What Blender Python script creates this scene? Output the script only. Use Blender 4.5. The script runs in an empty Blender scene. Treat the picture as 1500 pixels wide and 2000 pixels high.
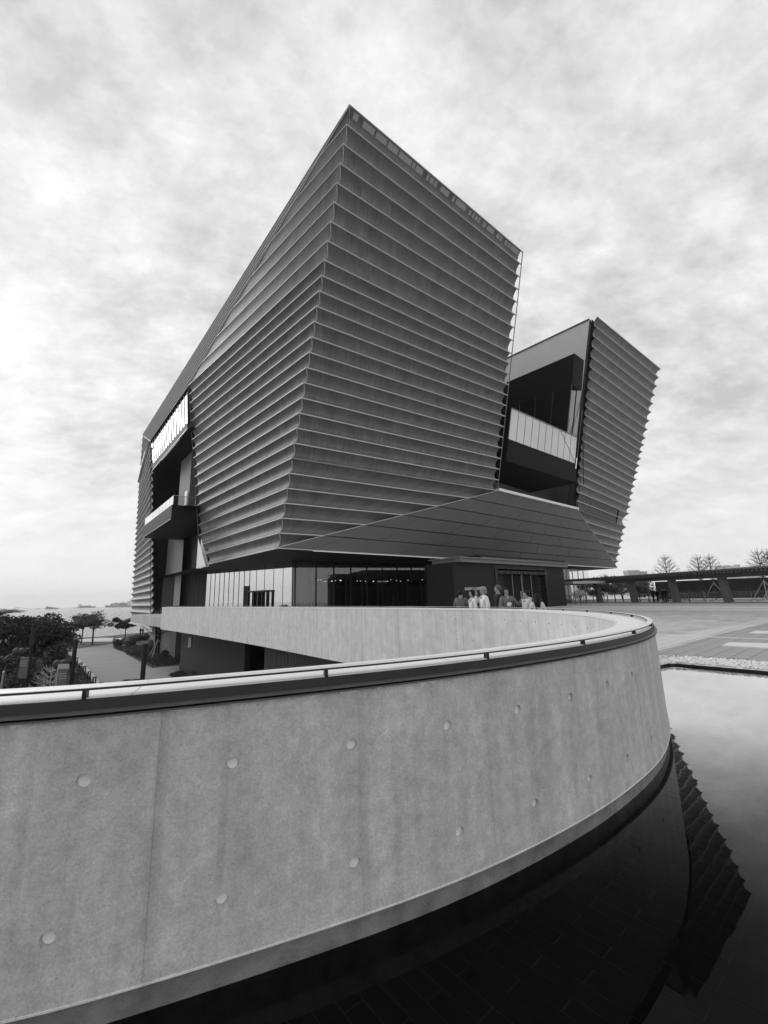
import bpy, bmesh, math, random
from mathutils import Vector, Matrix
random.seed(7)
R = math.radians
S = bpy.context.scene
C = S.collection

# ------------------------------------------------------------------ camera
F, SLOPE, V0, H = 820.0, -0.027, 168.3, 1.4       # focal length (px at 1500 wide), horizon slope, horizon offset, eye height
up_c = Vector((SLOPE, 1, -V0 / F)).normalized()
fw_c = Vector((0, 0, -1)); fw_c -= up_c * fw_c.dot(up_c); fw_c.normalize()
rt_c = fw_c.cross(up_c)
MC = Matrix((rt_c, fw_c, up_c))
EYE = Vector((0, 0, H))
cam = bpy.data.objects.new('camera', bpy.data.cameras.new('camera'))
C.objects.link(cam); S.camera = cam
cam.data.sensor_fit = 'HORIZONTAL'; cam.data.sensor_width = 36; cam.data.lens = F / 1500 * 36
cam.data.clip_start = 0.05; cam.data.clip_end = 40000
cam.matrix_world = Matrix.Translation(EYE) @ MC.to_4x4()

# ------------------------------------------------------------------ sky, sun, exposure
SUN_AZ, SUN_EL = -60.0, 30.0                       # degrees left of the view, above the horizon
w = bpy.data.worlds.new('World'); S.world = w; w.use_nodes = True
nt = w.node_tree; N = nt.nodes; L = nt.links; N.clear()
def nd(tree, t, **kw):
    n = tree.nodes.new(t)
    for k, v in kw.items(): setattr(n, k, v)
    return n
out = nd(nt, 'ShaderNodeOutputWorld'); bg = nd(nt, 'ShaderNodeBackground')
sky = nd(nt, 'ShaderNodeTexSky', sky_type='NISHITA', sun_disc=False)
sky.sun_elevation = R(SUN_EL); sky.sun_rotation = R(SUN_AZ); sky.dust_density = 4.0; sky.air_density = 1.0
bw = nd(nt, 'ShaderNodeRGBToBW'); L.new(sky.outputs[0], bw.inputs[0])
tc = nd(nt, 'ShaderNodeTexCoord'); sep = nd(nt, 'ShaderNodeSeparateXYZ'); L.new(tc.outputs['Generated'], sep.inputs[0])
def wm(op, a, b=None, clamp=False):
    n = nd(nt, 'ShaderNodeMath', operation=op, use_clamp=clamp)
    for i, v in enumerate((a, b)):
        if v is None: continue
        if isinstance(v, (int, float)): n.inputs[i].default_value = v
        else: L.new(v, n.inputs[i])
    return n.outputs[0]
zz = wm('ADD', wm('MAXIMUM', sep.outputs[2], 0.0), 0.42)
cx = wm('DIVIDE', sep.outputs[0], zz); cy = wm('DIVIDE', sep.outputs[1], zz)
cmb = nd(nt, 'ShaderNodeCombineXYZ'); L.new(cx, cmb.inputs[0]); L.new(cy, cmb.inputs[1])
mp = nd(nt, 'ShaderNodeMapping'); L.new(cmb.outputs[0], mp.inputs[0])
mp.inputs['Rotation'].default_value = (0, 0, R(-30)); mp.inputs['Scale'].default_value = (0.95, 1.3, 1); mp.inputs['Location'].default_value = (3.1, 0.4, 0)
def noise(sc, det, rough, dist):
    n = nd(nt, 'ShaderNodeTexNoise'); L.new(mp.outputs[0], n.inputs['Vector'])
    n.inputs['Scale'].default_value = sc; n.inputs['Detail'].default_value = det
    n.inputs['Roughness'].default_value = rough; n.inputs['Distortion'].default_value = dist
    return n.outputs[0]
n1_ = noise(6.2, 10, 0.62, 0.0); n2_ = noise(17.0, 8, 0.68, 0.0); n3_ = noise(1.6, 4, 0.5, 0.2)
cl = wm('ADD', wm('ADD', wm('MULTIPLY', n1_, 0.62), wm('MULTIPLY', n2_, 0.26)), wm('MULTIPLY', n3_, 0.34))
rmp = nd(nt, 'ShaderNodeValToRGB'); L.new(cl, rmp.inputs[0])
rmp.color_ramp.elements[0].position = 0.49; rmp.color_ramp.elements[0].color = (0.58, 0.58, 0.58, 1)
rmp.color_ramp.elements[1].position = 0.74; rmp.color_ramp.elements[1].color = (0.96, 0.96, 0.96, 1)
e = rmp.color_ramp.elements.new(0.61); e.color = (0.76, 0.76, 0.76, 1)
fade = wm('MULTIPLY', sep.outputs[2], 3.2, True)     # cloud contrast melts into haze at the horizon
hz = nd(nt, 'ShaderNodeMix', data_type='FLOAT'); L.new(fade, hz.inputs[0]); hz.inputs[2].default_value = 0.90; L.new(rmp.outputs[0], hz.inputs[3])
lit = wm('ADD', wm('MULTIPLY', hz.outputs[0], 8.7), wm('MULTIPLY', bw.outputs[0], 0.07))
L.new(lit, bg.inputs[0]); bg.inputs[1].default_value = 0.115
L.new(bg.outputs[0], out.inputs[0])
sd = bpy.data.lights.new('sun', 'SUN'); sun = bpy.data.objects.new('sun', sd); C.objects.link(sun)
sd.energy = 1.3; sd.angle = R(35); sd.color = (1, 1, 1)
sv = Vector((math.sin(R(SUN_AZ)) * math.cos(R(SUN_EL)), math.cos(R(SUN_AZ)) * math.cos(R(SUN_EL)), math.sin(R(SUN_EL))))
sun.rotation_euler = sv.to_track_quat('Z', 'Y').to_euler()
S.view_settings.view_transform = 'Standard'; S.view_settings.look = 'None'
S.view_settings.exposure = 0.0; S.view_settings.gamma = 1.0; S.view_settings.use_curve_mapping = False
S.cycles.use_denoising = True; S.cycles.max_bounces = 6; S.cycles.transparent_max_bounces = 12
S.cycles.volume_bounces = 1; S.cycles.volume_step_rate = 4

# ------------------------------------------------------------------ camera-matched measuring helpers (real 3D positions)
def ray(x, y): return MC @ Vector((x - 750.0, -(y - 1000.0), -F))
def atz(x, y, z): r = ray(x, y); return EYE + r * ((z - H) / r.z)
def aty(x, y, Y): r = ray(x, y); return EYE + r * (Y / r.y)
def atpl(x, y, P, n): r = ray(x, y); return EYE + r * ((P - EYE).dot(n) / r.dot(n))

# ------------------------------------------------------------------ materials
MATS = {}
def mat(name, col=0.5, rough=0.6, metal=0.0, var=0.0, scale=4.0, bump=0.0, bscale=30.0, streak=0.0, spec=0.5, coord='Object', extra=None, detail=6, stretch=(1, 1, 1), var2=0.0, scale2=1.0):
    m = bpy.data.materials.new(name); m.use_nodes = True; t = m.node_tree; b = t.nodes['Principled BSDF']
    b.inputs['Roughness'].default_value = rough; b.inputs['Metallic'].default_value = metal
    b.inputs['Specular IOR Level'].default_value = spec
    b.inputs['Base Color'].default_value = (col, col, col, 1)
    tcn = nd(t, 'ShaderNodeTexCoord'); src = tcn.outputs[coord]
    mpn = nd(t, 'ShaderNodeMapping'); t.links.new(src, mpn.inputs[0]); mpn.inputs['Scale'].default_value = stretch; src = mpn.outputs[0]
    val = None
    def tn(sc, det=6, v=src, rg=0.55):
        n = nd(t, 'ShaderNodeTexNoise'); t.links.new(v, n.inputs['Vector']); n.inputs['Scale'].default_value = sc
        n.inputs['Detail'].default_value = det; n.inputs['Roughness'].default_value = rg; return n.outputs[0]
    def mm(op, a, bb, clamp=False):
        n = nd(t, 'ShaderNodeMath', operation=op, use_clamp=clamp)
        for i, v in enumerate((a, bb)):
            if isinstance(v, (int, float)): n.inputs[i].default_value = v
            else: t.links.new(v, n.inputs[i])
        return n.outputs[0]
    if var:
        val = mm('ADD', mm('MULTIPLY', mm('SUBTRACT', tn(scale, detail), 0.5), 2 * var), 1.0)
    if var2:
        v2 = mm('ADD', mm('MULTIPLY', mm('SUBTRACT', tn(scale2, 4), 0.5), 2 * var2), 1.0)
        val = v2 if val is None else mm('MULTIPLY', val, v2)
    if streak:
        ms = nd(t, 'ShaderNodeMapping'); t.links.new(tcn.outputs[coord], ms.inputs[0]); ms.inputs['Scale'].default_value = (3.2, 3.2, 0.22) if coord == 'Object' else (5.5, 0.3, 1)
        s_ = mm('ADD', mm('MULTIPLY', mm('SUBTRACT', tn(2.2, 6, ms.outputs[0], 0.65), 0.5), 2 * streak), 1.0)
        val = s_ if val is None else mm('MULTIPLY', val, s_)
    ctx = dict(t=t, b=b, tn=tn, mm=mm, tc=tcn, val=val)
    if extra: val = extra(ctx) or val
    if val is not None:
        v = mm('MAXIMUM', mm('MULTIPLY', val, col), 0.004)
        t.links.new(v, b.inputs['Base Color'])
    if bump:
        bn = nd(t, 'ShaderNodeBump'); bn.inputs['Strength'].default_value = bump; bn.inputs['Distance'].default_value = 0.02
        t.links.new(tn(bscale, 5), bn.inputs['Height']); t.links.new(bn.outputs[0], b.inputs['Normal'])
    MATS[name] = m
    return m
def uv_dots(sx, sy, amt):
    def f(c):
        t, mm = c['t'], c['mm']
        sp = nd(t, 'ShaderNodeSeparateXYZ'); t.links.new(c['tc'].outputs['UV'], sp.inputs[0])
        a = mm('SINE', mm('MULTIPLY', sp.outputs[0], sx), 0); b_ = mm('SINE', mm('MULTIPLY', sp.outputs[1], sy), 0)
        d = mm('MULTIPLY', a, b_)
        d = mm('ADD', mm('MULTIPLY', d, amt), 1.0 - 0.2 * amt)
        return mm('MULTIPLY', c['val'], d) if c['val'] is not None else d
    return f
mat('panel', 0.150, 0.5, 0.1, var=0.6, scale=0.9, streak=0.9, coord='UV', extra=uv_dots(34.0, 30.0, 0.16), stretch=(1, 0.6, 1))
mat('panel_strip', 0.13, 0.85, 0.0, spec=0.08, var=0.15, scale=0.6, streak=0.15, coord='UV')
mat('fin_dim', 0.42, 0.7, spec=0.2)
mat('fin', 0.52, 0.4, 0.25, var=0.12, scale=1.5)
mat('fascia_panel', 0.20, 0.5, 0.1, var=0.10, scale=0.35, bump=0.05, bscale=60)
mat('backing', 0.035, 0.8)
mat('dark_box', 0.007, 0.65, 0.0, var=0.2, scale=0.4, spec=0.15)
mat('dark_wall', 0.013, 0.6, var=0.25, scale=0.5, spec=0.25)
mat('grey_wall', 0.46, 0.6, var=0.10, scale=0.5, streak=0.05)
mat('mid_wall', 0.16, 0.6, var=0.22, scale=0.7, streak=0.15)
mat('light_trim', 0.78, 0.45, var=0.05)
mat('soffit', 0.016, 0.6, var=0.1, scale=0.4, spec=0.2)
mat('mullion', 0.03, 0.4, 0.5)
mat('bronze', 0.03, 0.5, 0.2, var=0.25, scale=6, streak=0.2)
mat('bronze_lip', 0.11, 0.5, 0.3, var=0.3, scale=9)
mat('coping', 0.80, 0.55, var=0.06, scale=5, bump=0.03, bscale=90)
mat('rail_sky_sheen', 0.83, 0.35, 0.2)  # pale colour stands in for sky reflected on the rail top
def conc_extra(c):
    t, mm = c['t'], c['mm']
    # sparse air pores
    vo = nd(t, 'ShaderNodeTexVoronoi'); t.links.new(c['tc'].outputs['Object'], vo.inputs['Vector']); vo.inputs['Scale'].default_value = 16
    p = mm('GREATER_THAN', vo.outputs['Distance'], 0.07)
    p = mm('ADD', mm('MULTIPLY', p, 0.22), 0.78)
    gr_ = mm('ADD', mm('MULTIPLY', mm('SUBTRACT', c['tn'](95, 4, rg=0.75), 0.5), 1.0), 1.0)
    v3_ = nd(t, 'ShaderNodeTexVoronoi'); t.links.new(c['tc'].outputs['Object'], v3_.inputs['Vector']); v3_.inputs['Scale'].default_value = 60
    q = mm('ADD', mm('MULTIPLY', mm('GREATER_THAN', v3_.outputs['Distance'], 0.10), 0.18), 0.82)
    # long narrow run-off streaks
    ms = nd(t, 'ShaderNodeMapping'); t.links.new(c['tc'].outputs['Object'], ms.inputs[0]); ms.inputs['Scale'].default_value = (7, 7, 0.12)
    st = mm('MULTIPLY', mm('SUBTRACT', c['tn'](1.3, 3, ms.outputs[0], 0.5), 0.60), 6.0, True)
    st = mm('SUBTRACT', 1.0, mm('MULTIPLY', st, 0.30))
    return mm('MULTIPLY', mm('MULTIPLY', mm('MULTIPLY', mm('MULTIPLY', c['val'], p), gr_), q), st)
mat('concrete', 0.50, 0.75, var=0.36, scale=16, streak=0.42, bump=0.16, bscale=120, extra=conc_extra, detail=14, var2=0.30, scale2=1.8)
mat('concrete_pale', 0.64, 0.8, var=0.28, scale=3.2, streak=0.3, bump=0.05, bscale=60, extra=conc_extra, detail=9, var2=0.12, scale2=0.6)
mat('concrete_dirty', 0.2, 0.85, var=0.9, scale=7, bump=0.35, bscale=60, detail=10)
mat('plug', 0.82, 0.8, var=0.15, scale=20, bump=0.1, bscale=150)
mat('tile', 0.022, 0.45, var=0.25, scale=3)
mat('grout', 0.11, 0.8, var=0.3, scale=5)
def brick(w_, h_, mort, dark, rot):
    def f(c):
        t, mm = c['t'], c['mm']; m_ = nd(t, 'ShaderNodeMapping'); t.links.new(c['tc'].outputs['Object'], m_.inputs[0]); m_.inputs['Rotation'].default_value = (0, 0, -rot)
        b_ = nd(t, 'ShaderNodeTexBrick'); t.links.new(m_.outputs[0], b_.inputs['Vector']); b_.inputs['Scale'].default_value = 1.0
        b_.inputs['Brick Width'].default_value = w_; b_.inputs['Row Height'].default_value = h_; b_.inputs['Mortar Size'].default_value = mort
        b_.inputs['Color1'].default_value = (.86, .86, .86, 1); b_.inputs['Color2'].default_value = (1.1, 1.1, 1.1, 1); b_.inputs['Mortar'].default_value = (dark, dark, dark, 1)
        r_ = nd(t, 'ShaderNodeRGBToBW'); t.links.new(b_.outputs['Color'], r_.inputs[0]); return mm('MULTIPLY', c['val'], r_.outputs[0])
    return f
ANG = math.atan2(.6478, .7617)
mat('paver', 0.50, 0.8, var=0.35, scale=0.8, bump=0.05, bscale=80, extra=brick(.6, .3, .012, .6, ANG), var2=.3, scale2=.12)
mat('paver_joint', 0.33, 0.8, var=0.22, scale=1.5, extra=brick(.6, .3, .016, .45, ANG))
mat('paver_mid', 0.54, 0.8, var=0.15, scale=1.5, extra=brick(.6, .3, .016, .6, ANG))
mat('paver_dark', 0.33, 0.75, var=0.22, scale=1.5, bump=0.05, bscale=80)
mat('paver_light', 0.56, 0.75, var=0.12, scale=2.0)
mat('white_stone', 0.66, 0.7, var=0.10, scale=3)
mat('pebble', 0.8, 0.85, var=0.25, scale=9)
mat('soil', 0.045, 0.95, var=0.5, scale=1.2, bump=0.3, bscale=8)
mat('lawn', 0.06, 0.95, var=0.4, scale=2.0, bump=0.4, bscale=30)
mat('path', 0.30, 0.85, var=0.16, scale=0.35, var2=0.1, scale2=3)
mat('kerb', 0.46, 0.8, var=0.15, scale=3)
mat('leaf_dark', 0.055, 0.7, var=0.6, scale=1.5)
mat('leaf_mid', 0.10, 0.7, var=0.6, scale=1.5)
mat('bark', 0.08, 0.9, var=0.4, scale=12)
mat('twig', 0.13, 0.9, var=0.3, scale=5)
mat('prop_pole', 0.45, 0.7)
mat('black_metal', 0.02, 0.45, 0.5)
mat('sign_face', 0.10, 0.5, var=0.3, scale=3)
mat('sign_white', 0.34, 0.6)
mat('ship_hull', 0.06, 0.7, var=0.3, scale=0.05)
mat('ship_light', 0.45, 0.7)
mat('far_block', 0.26, 0.8, var=0.2, scale=0.02)
mat('hill', 0.14, 0.95, var=0.3, scale=0.004)
mat('hoarding', 0.03, 0.7, var=0.3, scale=0.5)
mat('steel', 0.38, 0.4, 0.7)
mat('steel_dull', 0.13, 0.5, 0.4)
mat('roof_dark', 0.075, 0.6, 0.1, var=0.2, scale=0.8)
mat('column', 0.15, 0.7, var=0.2, scale=0.8)
mat('interior', 0.10, 0.8, var=0.3, scale=0.4)
mat('interior_light', 0.26, 0.8, var=0.25, scale=0.4)
mat('skin', 0.34, 0.6, spec=0.3); mat('hair', 0.010, 0.6, spec=0.2); mat('hair_grey', 0.10, 0.6, spec=0.2)
for k, v in dict(cloth_black=0.014, cloth_dark=0.035, cloth_mid=0.15, cloth_grey=0.27, cloth_light=0.55, cloth_white=0.78).items():
    mat(k, v, 0.95, var=0.25, scale=14, bump=0.15, bscale=18, spec=0.1)
def glossmix(name, base, refl_min, ior=1.5, rough=0.0, transp=False, gain=1.0, fmin=0.0, fmax=1.0, rmax=1.0):
    m = bpy.data.materials.new(name); m.use_nodes = True; t = m.node_tree; t.nodes.clear()
    o = nd(t, 'ShaderNodeOutputMaterial'); mx = nd(t, 'ShaderNodeMixShader')
    a = nd(t, 'ShaderNodeBsdfTransparent') if transp else nd(t, 'ShaderNodeBsdfDiffuse')
    a.inputs[0].default_value = (base, base, base, 1)
    g = nd(t, 'ShaderNodeBsdfGlossy'); g.inputs['Roughness'].default_value = rough; g.inputs[0].default_value = (gain, gain, gain, 1)
    fr = nd(t, 'ShaderNodeFresnel'); fr.inputs[0].default_value = ior
    mr = nd(t, 'ShaderNodeMapRange'); t.links.new(fr.outputs[0], mr.inputs[0]); mr.inputs[1].default_value = fmin; mr.inputs[2].default_value = fmax; mr.inputs[3].default_value = refl_min; mr.inputs[4].default_value = rmax
    t.links.new(mr.outputs[0], mx.inputs[0]); t.links.new(a.outputs[0], mx.inputs[1]); t.links.new(g.outputs[0], mx.inputs[2])
    t.links.new(mx.outputs[0], o.inputs[0]); MATS[name] = m
    return m, t, g, fr
glossmix('glass_mirror', 0.02, 0.75, gain=0.9)
glossmix('glass_sky', 0.05, 0.62, gain=0.8)
glossmix('glass_dark', 0.45, 0.10, transp=True)
glossmix('glass_clear', 0.80, 0.06, transp=True)
glossmix('glass_painted_sky', 0.50, 0.22, gain=0.95)  # pale diffuse base paints the sky reflection into the balcony panes
m, t, g, fr = glossmix('water', 0.30, 0.010, 1.33, 0.0, transp=True, gain=0.97, fmin=0.045, fmax=0.33, rmax=0.80)
[n for n in t.nodes if n.type == 'MAP_RANGE'][0].interpolation_type = 'SMOOTHSTEP'
nz = nd(t, 'ShaderNodeTexNoise'); nz.inputs['Scale'].default_value = 1.4; nz.inputs['Detail'].default_value = 3
tcw = nd(t, 'ShaderNodeTexCoord'); t.links.new(tcw.outputs['Object'], nz.inputs['Vector'])
bp = nd(t, 'ShaderNodeBump'); bp.inputs['Strength'].default_value = 0.10; bp.inputs['Distance'].default_value = 0.015
t.links.new(nz.outputs[0], bp.inputs['Height']); t.links.new(bp.outputs[0], g.inputs['Normal']); t.links.new(bp.outputs[0], fr.inputs['Normal'])
m, t, g, fr = glossmix('sea_water', 0.10, 0.05, 1.33, 0.12)
mps = nd(t, 'ShaderNodeMapping'); tcw = nd(t, 'ShaderNodeTexCoord'); t.links.new(tcw.outputs['Object'], mps.inputs[0]); mps.inputs['Scale'].default_value = (0.6, 1, 1); mps.inputs['Rotation'].default_value = (0, 0, R(25))
nz = nd(t, 'ShaderNodeTexNoise'); nz.inputs['Scale'].default_value = 0.16; nz.inputs['Detail'].default_value = 8; nz.inputs['Roughness'].default_value = 0.62; t.links.new(mps.outputs[0], nz.inputs['Vector'])
bp = nd(t, 'ShaderNodeBump'); bp.inputs['Strength'].default_value = 0.9; bp.inputs['Distance'].default_value = 2.0
t.links.new(nz.outputs[0], bp.inputs['Height']); t.links.new(bp.outputs[0], g.inputs['Normal']); t.links.new(bp.outputs[0], fr.inputs['Normal'])
# perforated top screen: half open
m = bpy.data.materials.new('perforated'); m.use_nodes = True; t = m.node_tree; b = t.nodes['Principled BSDF']; b.inputs['Base Color'].default_value = (0.2, 0.2, 0.2, 1)
mx = nd(t, 'ShaderNodeMixShader'); tr = nd(t, 'ShaderNodeBsdfTransparent'); o = t.nodes['Material Output']
mx.inputs[0].default_value = 0.09; t.links.new(b.outputs[0], mx.inputs[1]); t.links.new(tr.outputs[0], mx.inputs[2]); t.links.new(mx.outputs[0], o.inputs[0]); MATS['perforated'] = m
def emis(name, v):
    m = bpy.data.materials.new(name); m.use_nodes = True; b = m.node_tree.nodes['Principled BSDF']
    b.inputs['Emission Color'].default_value = (1, 1, 1, 1); b.inputs['Emission Strength'].default_value = v; MATS[name] = m
emis('spot_lamp', 3.0)

# ------------------------------------------------------------------ building helpers
WORLD = {}
def tag(o, label=None, cat=None, group=None, kind=None):
    if label: o['label'] = label
    if cat: o['category'] = cat
    if group: o['group'] = group
    if kind: o['kind'] = kind
    return o
def attach(o, parent):
    if parent is not None:
        o.parent = parent; o.matrix_parent_inverse = WORLD.get(parent, Matrix()).inverted()
def empty(name, loc=(0, 0, 0), label=None, cat=None, group=None):
    o = bpy.data.objects.new(name, None); C.objects.link(o); o.location = loc; o.empty_display_size = 0.2
    WORLD[o] = Matrix.Translation(Vector(loc)); return tag(o, label, cat, group)
class MB:
    def __init__(s): s.v = []; s.f = []; s.uv = {}
    def quad(s, a, b, c, d, uv=None):
        n = len(s.v); s.v += [tuple(a), tuple(b), tuple(c), tuple(d)]; s.f.append((n, n + 1, n + 2, n + 3))
        if uv: s.uv[len(s.f) - 1] = uv
        return s
    def poly(s, pts):
        n = len(s.v); s.v += [tuple(p) for p in pts]; s.f.append(tuple(range(n, n + len(pts)))); return s
    def prism(s, pts, z0, z1):
        n = len(s.v); k = len(pts)
        z0s = z0 if isinstance(z0, (list, tuple)) else [z0] * k; z1s = z1 if isinstance(z1, (list, tuple)) else [z1] * k
        s.v += [(p[0], p[1], a) for p, a in zip(pts, z0s)] + [(p[0], p[1], a) for p, a in zip(pts, z1s)]
        s.f.append(tuple(range(n + k - 1, n - 1, -1))); s.f.append(tuple(range(n + k, n + 2 * k)))
        for i in range(k):
            j = (i + 1) % k; s.f.append((n + i, n + j, n + k + j, n + k + i))
        return s
    def box(s, c, d, rz=0.0):
        cx, cy, cz = c; hx, hy, hz = d[0] / 2, d[1] / 2, d[2] / 2; co, si = math.cos(rz), math.sin(rz)
        pts = [(cx + x * co - y * si, cy + x * si + y * co) for x, y in ((-hx, -hy), (hx, -hy), (hx, hy), (-hx, hy))]
        return s.prism(pts, cz - hz, cz + hz)
    def beam(s, a, b, w_, h_, up=Vector((0, 0, 1))):
        a, b = Vector(a), Vector(b); d = (b - a).normalized(); sd_ = d.cross(up)
        if sd_.length < 1e-4: sd_ = Vector((1, 0, 0))
        sd_.normalize(); u = sd_.cross(d)
        n = len(s.v)
        for p in (a, b):
            for i, j in ((-1, -1), (1, -1), (1, 1), (-1, 1)): s.v.append(tuple(p + sd_ * (i * w_ / 2) + u * (j * h_ / 2)))
        s.f += [(n, n + 3, n + 2, n + 1), (n + 4, n + 5, n + 6, n + 7)] + [(n + i, n + (i + 1) % 4, n + 4 + (i + 1) % 4, n + 4 + i) for i in range(4)]
        return s
    def tube(s, pts, radii, k=6, cap=True):
        n = len(s.v); m_ = len(pts); pts = [Vector(p) for p in pts]
        if not isinstance(radii, (list, tuple)): radii = [radii] * m_
        for i, p in enumerate(pts):
            d = (pts[min(i + 1, m_ - 1)] - pts[max(i - 1, 0)]).normalized()
            a = d.cross(Vector((0, 0, 1))); a = Vector((1, 0, 0)) if a.length < 1e-3 else a.normalized(); b_ = a.cross(d)
            for q in range(k):
                t_ = 2 * math.pi * q / k; s.v.append(tuple(p + (a * math.cos(t_) + b_ * math.sin(t_)) * radii[i]))
        for i in range(m_ - 1):
            for q in range(k):
                q2 = (q + 1) % k; s.f.append((n + i * k + q, n + i * k + q2, n + (i + 1) * k + q2, n + (i + 1) * k + q))
        if cap: s.f.append(tuple(range(n + k - 1, n - 1, -1))); s.f.append(tuple(range(n + (m_ - 1) * k, n + m_ * k)))
        return s
    def ball(s, c, r, k=10, m_=6, sq=(1, 1, 1), jit=0.0):
        n = len(s.v)
        for i in range(m_ + 1):
            ph = math.pi * i / m_
            for q in range(k):
                t_ = 2 * math.pi * q / k; j = 1 + random.uniform(-jit, jit)
                s.v.append((c[0] + r * sq[0] * j * math.sin(ph) * math.cos(t_), c[1] + r * sq[1] * j * math.sin(ph) * math.sin(t_), c[2] + r * sq[2] * j * math.cos(ph)))
        for i in range(m_):
            for q in range(k):
                q2 = (q + 1) % k; s.f.append((n + i * k + q, n + (i + 1) * k + q, n + (i + 1) * k + q2, n + i * k + q2))
        return s
    def grid(s, rows, uvf=None, closed=False):
        n = len(s.v); k = len(rows[0])
        for r_ in rows: s.v += [tuple(p) for p in r_]
        for i in range(len(rows) - 1):
            for j in range(k - 1 if not closed else k):
                j2 = (j + 1) % k
                s.f.append((n + i * k + j, n + i * k + j2, n + (i + 1) * k + j2, n + (i + 1) * k + j))
                if uvf: s.uv[len(s.f) - 1] = [uvf(i, j), uvf(i, j2), uvf(i + 1, j2), uvf(i + 1, j)]
        return s
    def mesh(s, name):
        m_ = bpy.data.meshes.new(name); m_.from_pydata(s.v, [], s.f)
        if s.uv:
            ul = m_.uv_layers.new(name='UVMap')
            for p in m_.polygons:
                u = s.uv.get(p.index)
                if u:
                    for li, c_ in zip(p.loop_indices, u): ul.data[li].uv = c_
        m_.update(); return m_
    def build(s, name, material, parent=None, smooth=False, kind=None, label=None, cat=None, group=None):
        me = s.mesh(name); o = bpy.data.objects.new(name, me); C.objects.link(o)
        me.materials.append(MATS[material])
        if smooth: me.polygons.foreach_set('use_smooth', [True] * len(me.polygons))
        attach(o, parent); return tag(o, label, cat, group, kind)
def inst(name, me, parent, mw):
    o = bpy.data.objects.new(name, me); C.objects.link(o); attach(o, parent)
    o.matrix_basis = mw; return o
def copy_tree(o, parent=None):
    c = o.copy(); C.objects.link(c); c.parent = parent
    for ch in o.children:
        d = ch.copy(); C.objects.link(d); d.parent = c
        for g_ in ch.children:
            e_ = g_.copy(); C.objects.link(e_); e_.parent = d
    return c
def lerp(a, b, t_): return a + (b - a) * t_
def P3(p, z): return Vector((p[0], p[1], z))

# ------------------------------------------------------------------ terrain: sea, lower garden, plaza
GZ = -5.9; SEA = -9.0
mb = MB(); mb.poly([(-5000, -1000, SEA), (5000, -1000, SEA), (5000, 5200, SEA), (-5000, 5200, SEA)])
tag(mb.build('sea', 'sea_water'), kind='structure')
# lower garden ground
coast = [atz(x, y, GZ) for x, y in ((-260, 1278), (0, 1256), (130, 1247), (200, 1243), (262, 1237), (330, 1230))]
g_pts = [Vector((-38, 2, GZ)), Vector((-60, 30, GZ))] + coast + [Vector((-40, 175, GZ)), Vector((60, 175, GZ)), Vector((60, 2, GZ))]
mb = MB(); mb.prism([(p.x, p.y) for p in g_pts], SEA - 0.6, GZ); mb.build('garden_ground', 'soil', kind='structure')
def sheet(name, px, material, z, kind='structure', parent=None):
    mb = MB(); mb.prism([atz(x, y, z).to_2d() for x, y in px], z - 0.06, z); return mb.build(name, material, parent, kind=kind)
pathpx = [(120, 1271), (222, 1257.5), (221, 1266), (235, 1272), (262, 1268.5), (264, 1270.5), (243, 1276), (297, 1305), (352, 1299), (360, 1302), (360, 1310), (327, 1318.7), (361, 1336), (420, 1365), (430, 1420), (240, 1420), (198, 1346), (148, 1287)]
sheet('garden_path', pathpx, 'path', GZ + 0.03)
sheet('lawn', [(60, 1262), (150, 1254), (222, 1253.5), (222, 1257.5), (120, 1271), (60, 1275)], 'lawn', GZ + 0.022)
sheet('promenade', [(40, 1257), (130, 1250), (200, 1245.5), (262, 1246.5), (262, 1251), (222, 1253), (150, 1253.4), (60, 1261)], 'kerb', GZ + 0.026)
k0 = [atz(*p, GZ) for p in ((148, 1287), (198, 1346), (240, 1420))]
mb = MB()
for a, b_ in zip(k0, k0[1:]): mb.beam(a + Vector((0, 0, 0.1)), b_ + Vector((0, 0, 0.1)), 0.45, 0.22)
mb.build('path_kerb', 'kerb', kind='structure')

# hairpin parapet plan (outer face), near end first
from itertools import accumulate
outer_ctrl = [(-9.0, 1.9), (-6.0, 1.5), (-3.6, 1.43), (-1.5, 1.73), (-1.24, 1.79), (-0.6, 2.03), (0.09, 2.32), (0.68, 2.64), (1.42, 3.14), (1.9, 3.55), (2.32, 3.95), (2.95, 4.80), (3.5, 5.93), (3.84, 7.3), (3.9, 8.6), (3.76, 9.9), (3.25, 11.15), (2.37, 12.4), (-0.79, 16.6), (-7.4, 25.3), (-14.6, 34.2), (-22.0, 43.0)]
def catmull(pts, step):
    P = [Vector(p) for p in pts]; o_ = []
    for i in range(len(P) - 1):
        p0, p1, p2, p3 = P[max(i - 1, 0)], P[i], P[i + 1], P[min(i + 2, len(P) - 1)]
        n_ = max(2, int((p2 - p1).length / step))
        for k in range(n_):
            t_ = k / n_
            o_.append(0.5 * ((2 * p1) + (p2 - p0) * t_ + (2 * p0 - 5 * p1 + 4 * p2 - p3) * t_ ** 2 + (3 * p1 - p0 - 3 * p2 + p3) * t_ ** 3))
    o_.append(P[-1]); return o_
raw = catmull(outer_ctrl, 0.06)
def smooth_path(p, it):
    for _ in range(it): p = [p[0]] + [(p[i - 1] + p[i] * 2 + p[i + 1]) / 4 for i in range(1, len(p) - 1)] + [p[-1]]
    return p
raw = smooth_path(raw, 40)
acc = [0.0] + list(accumulate((b_ - a).length for a, b_ in zip(raw, raw[1:])))
LEN = acc[-1]
import bisect
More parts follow.
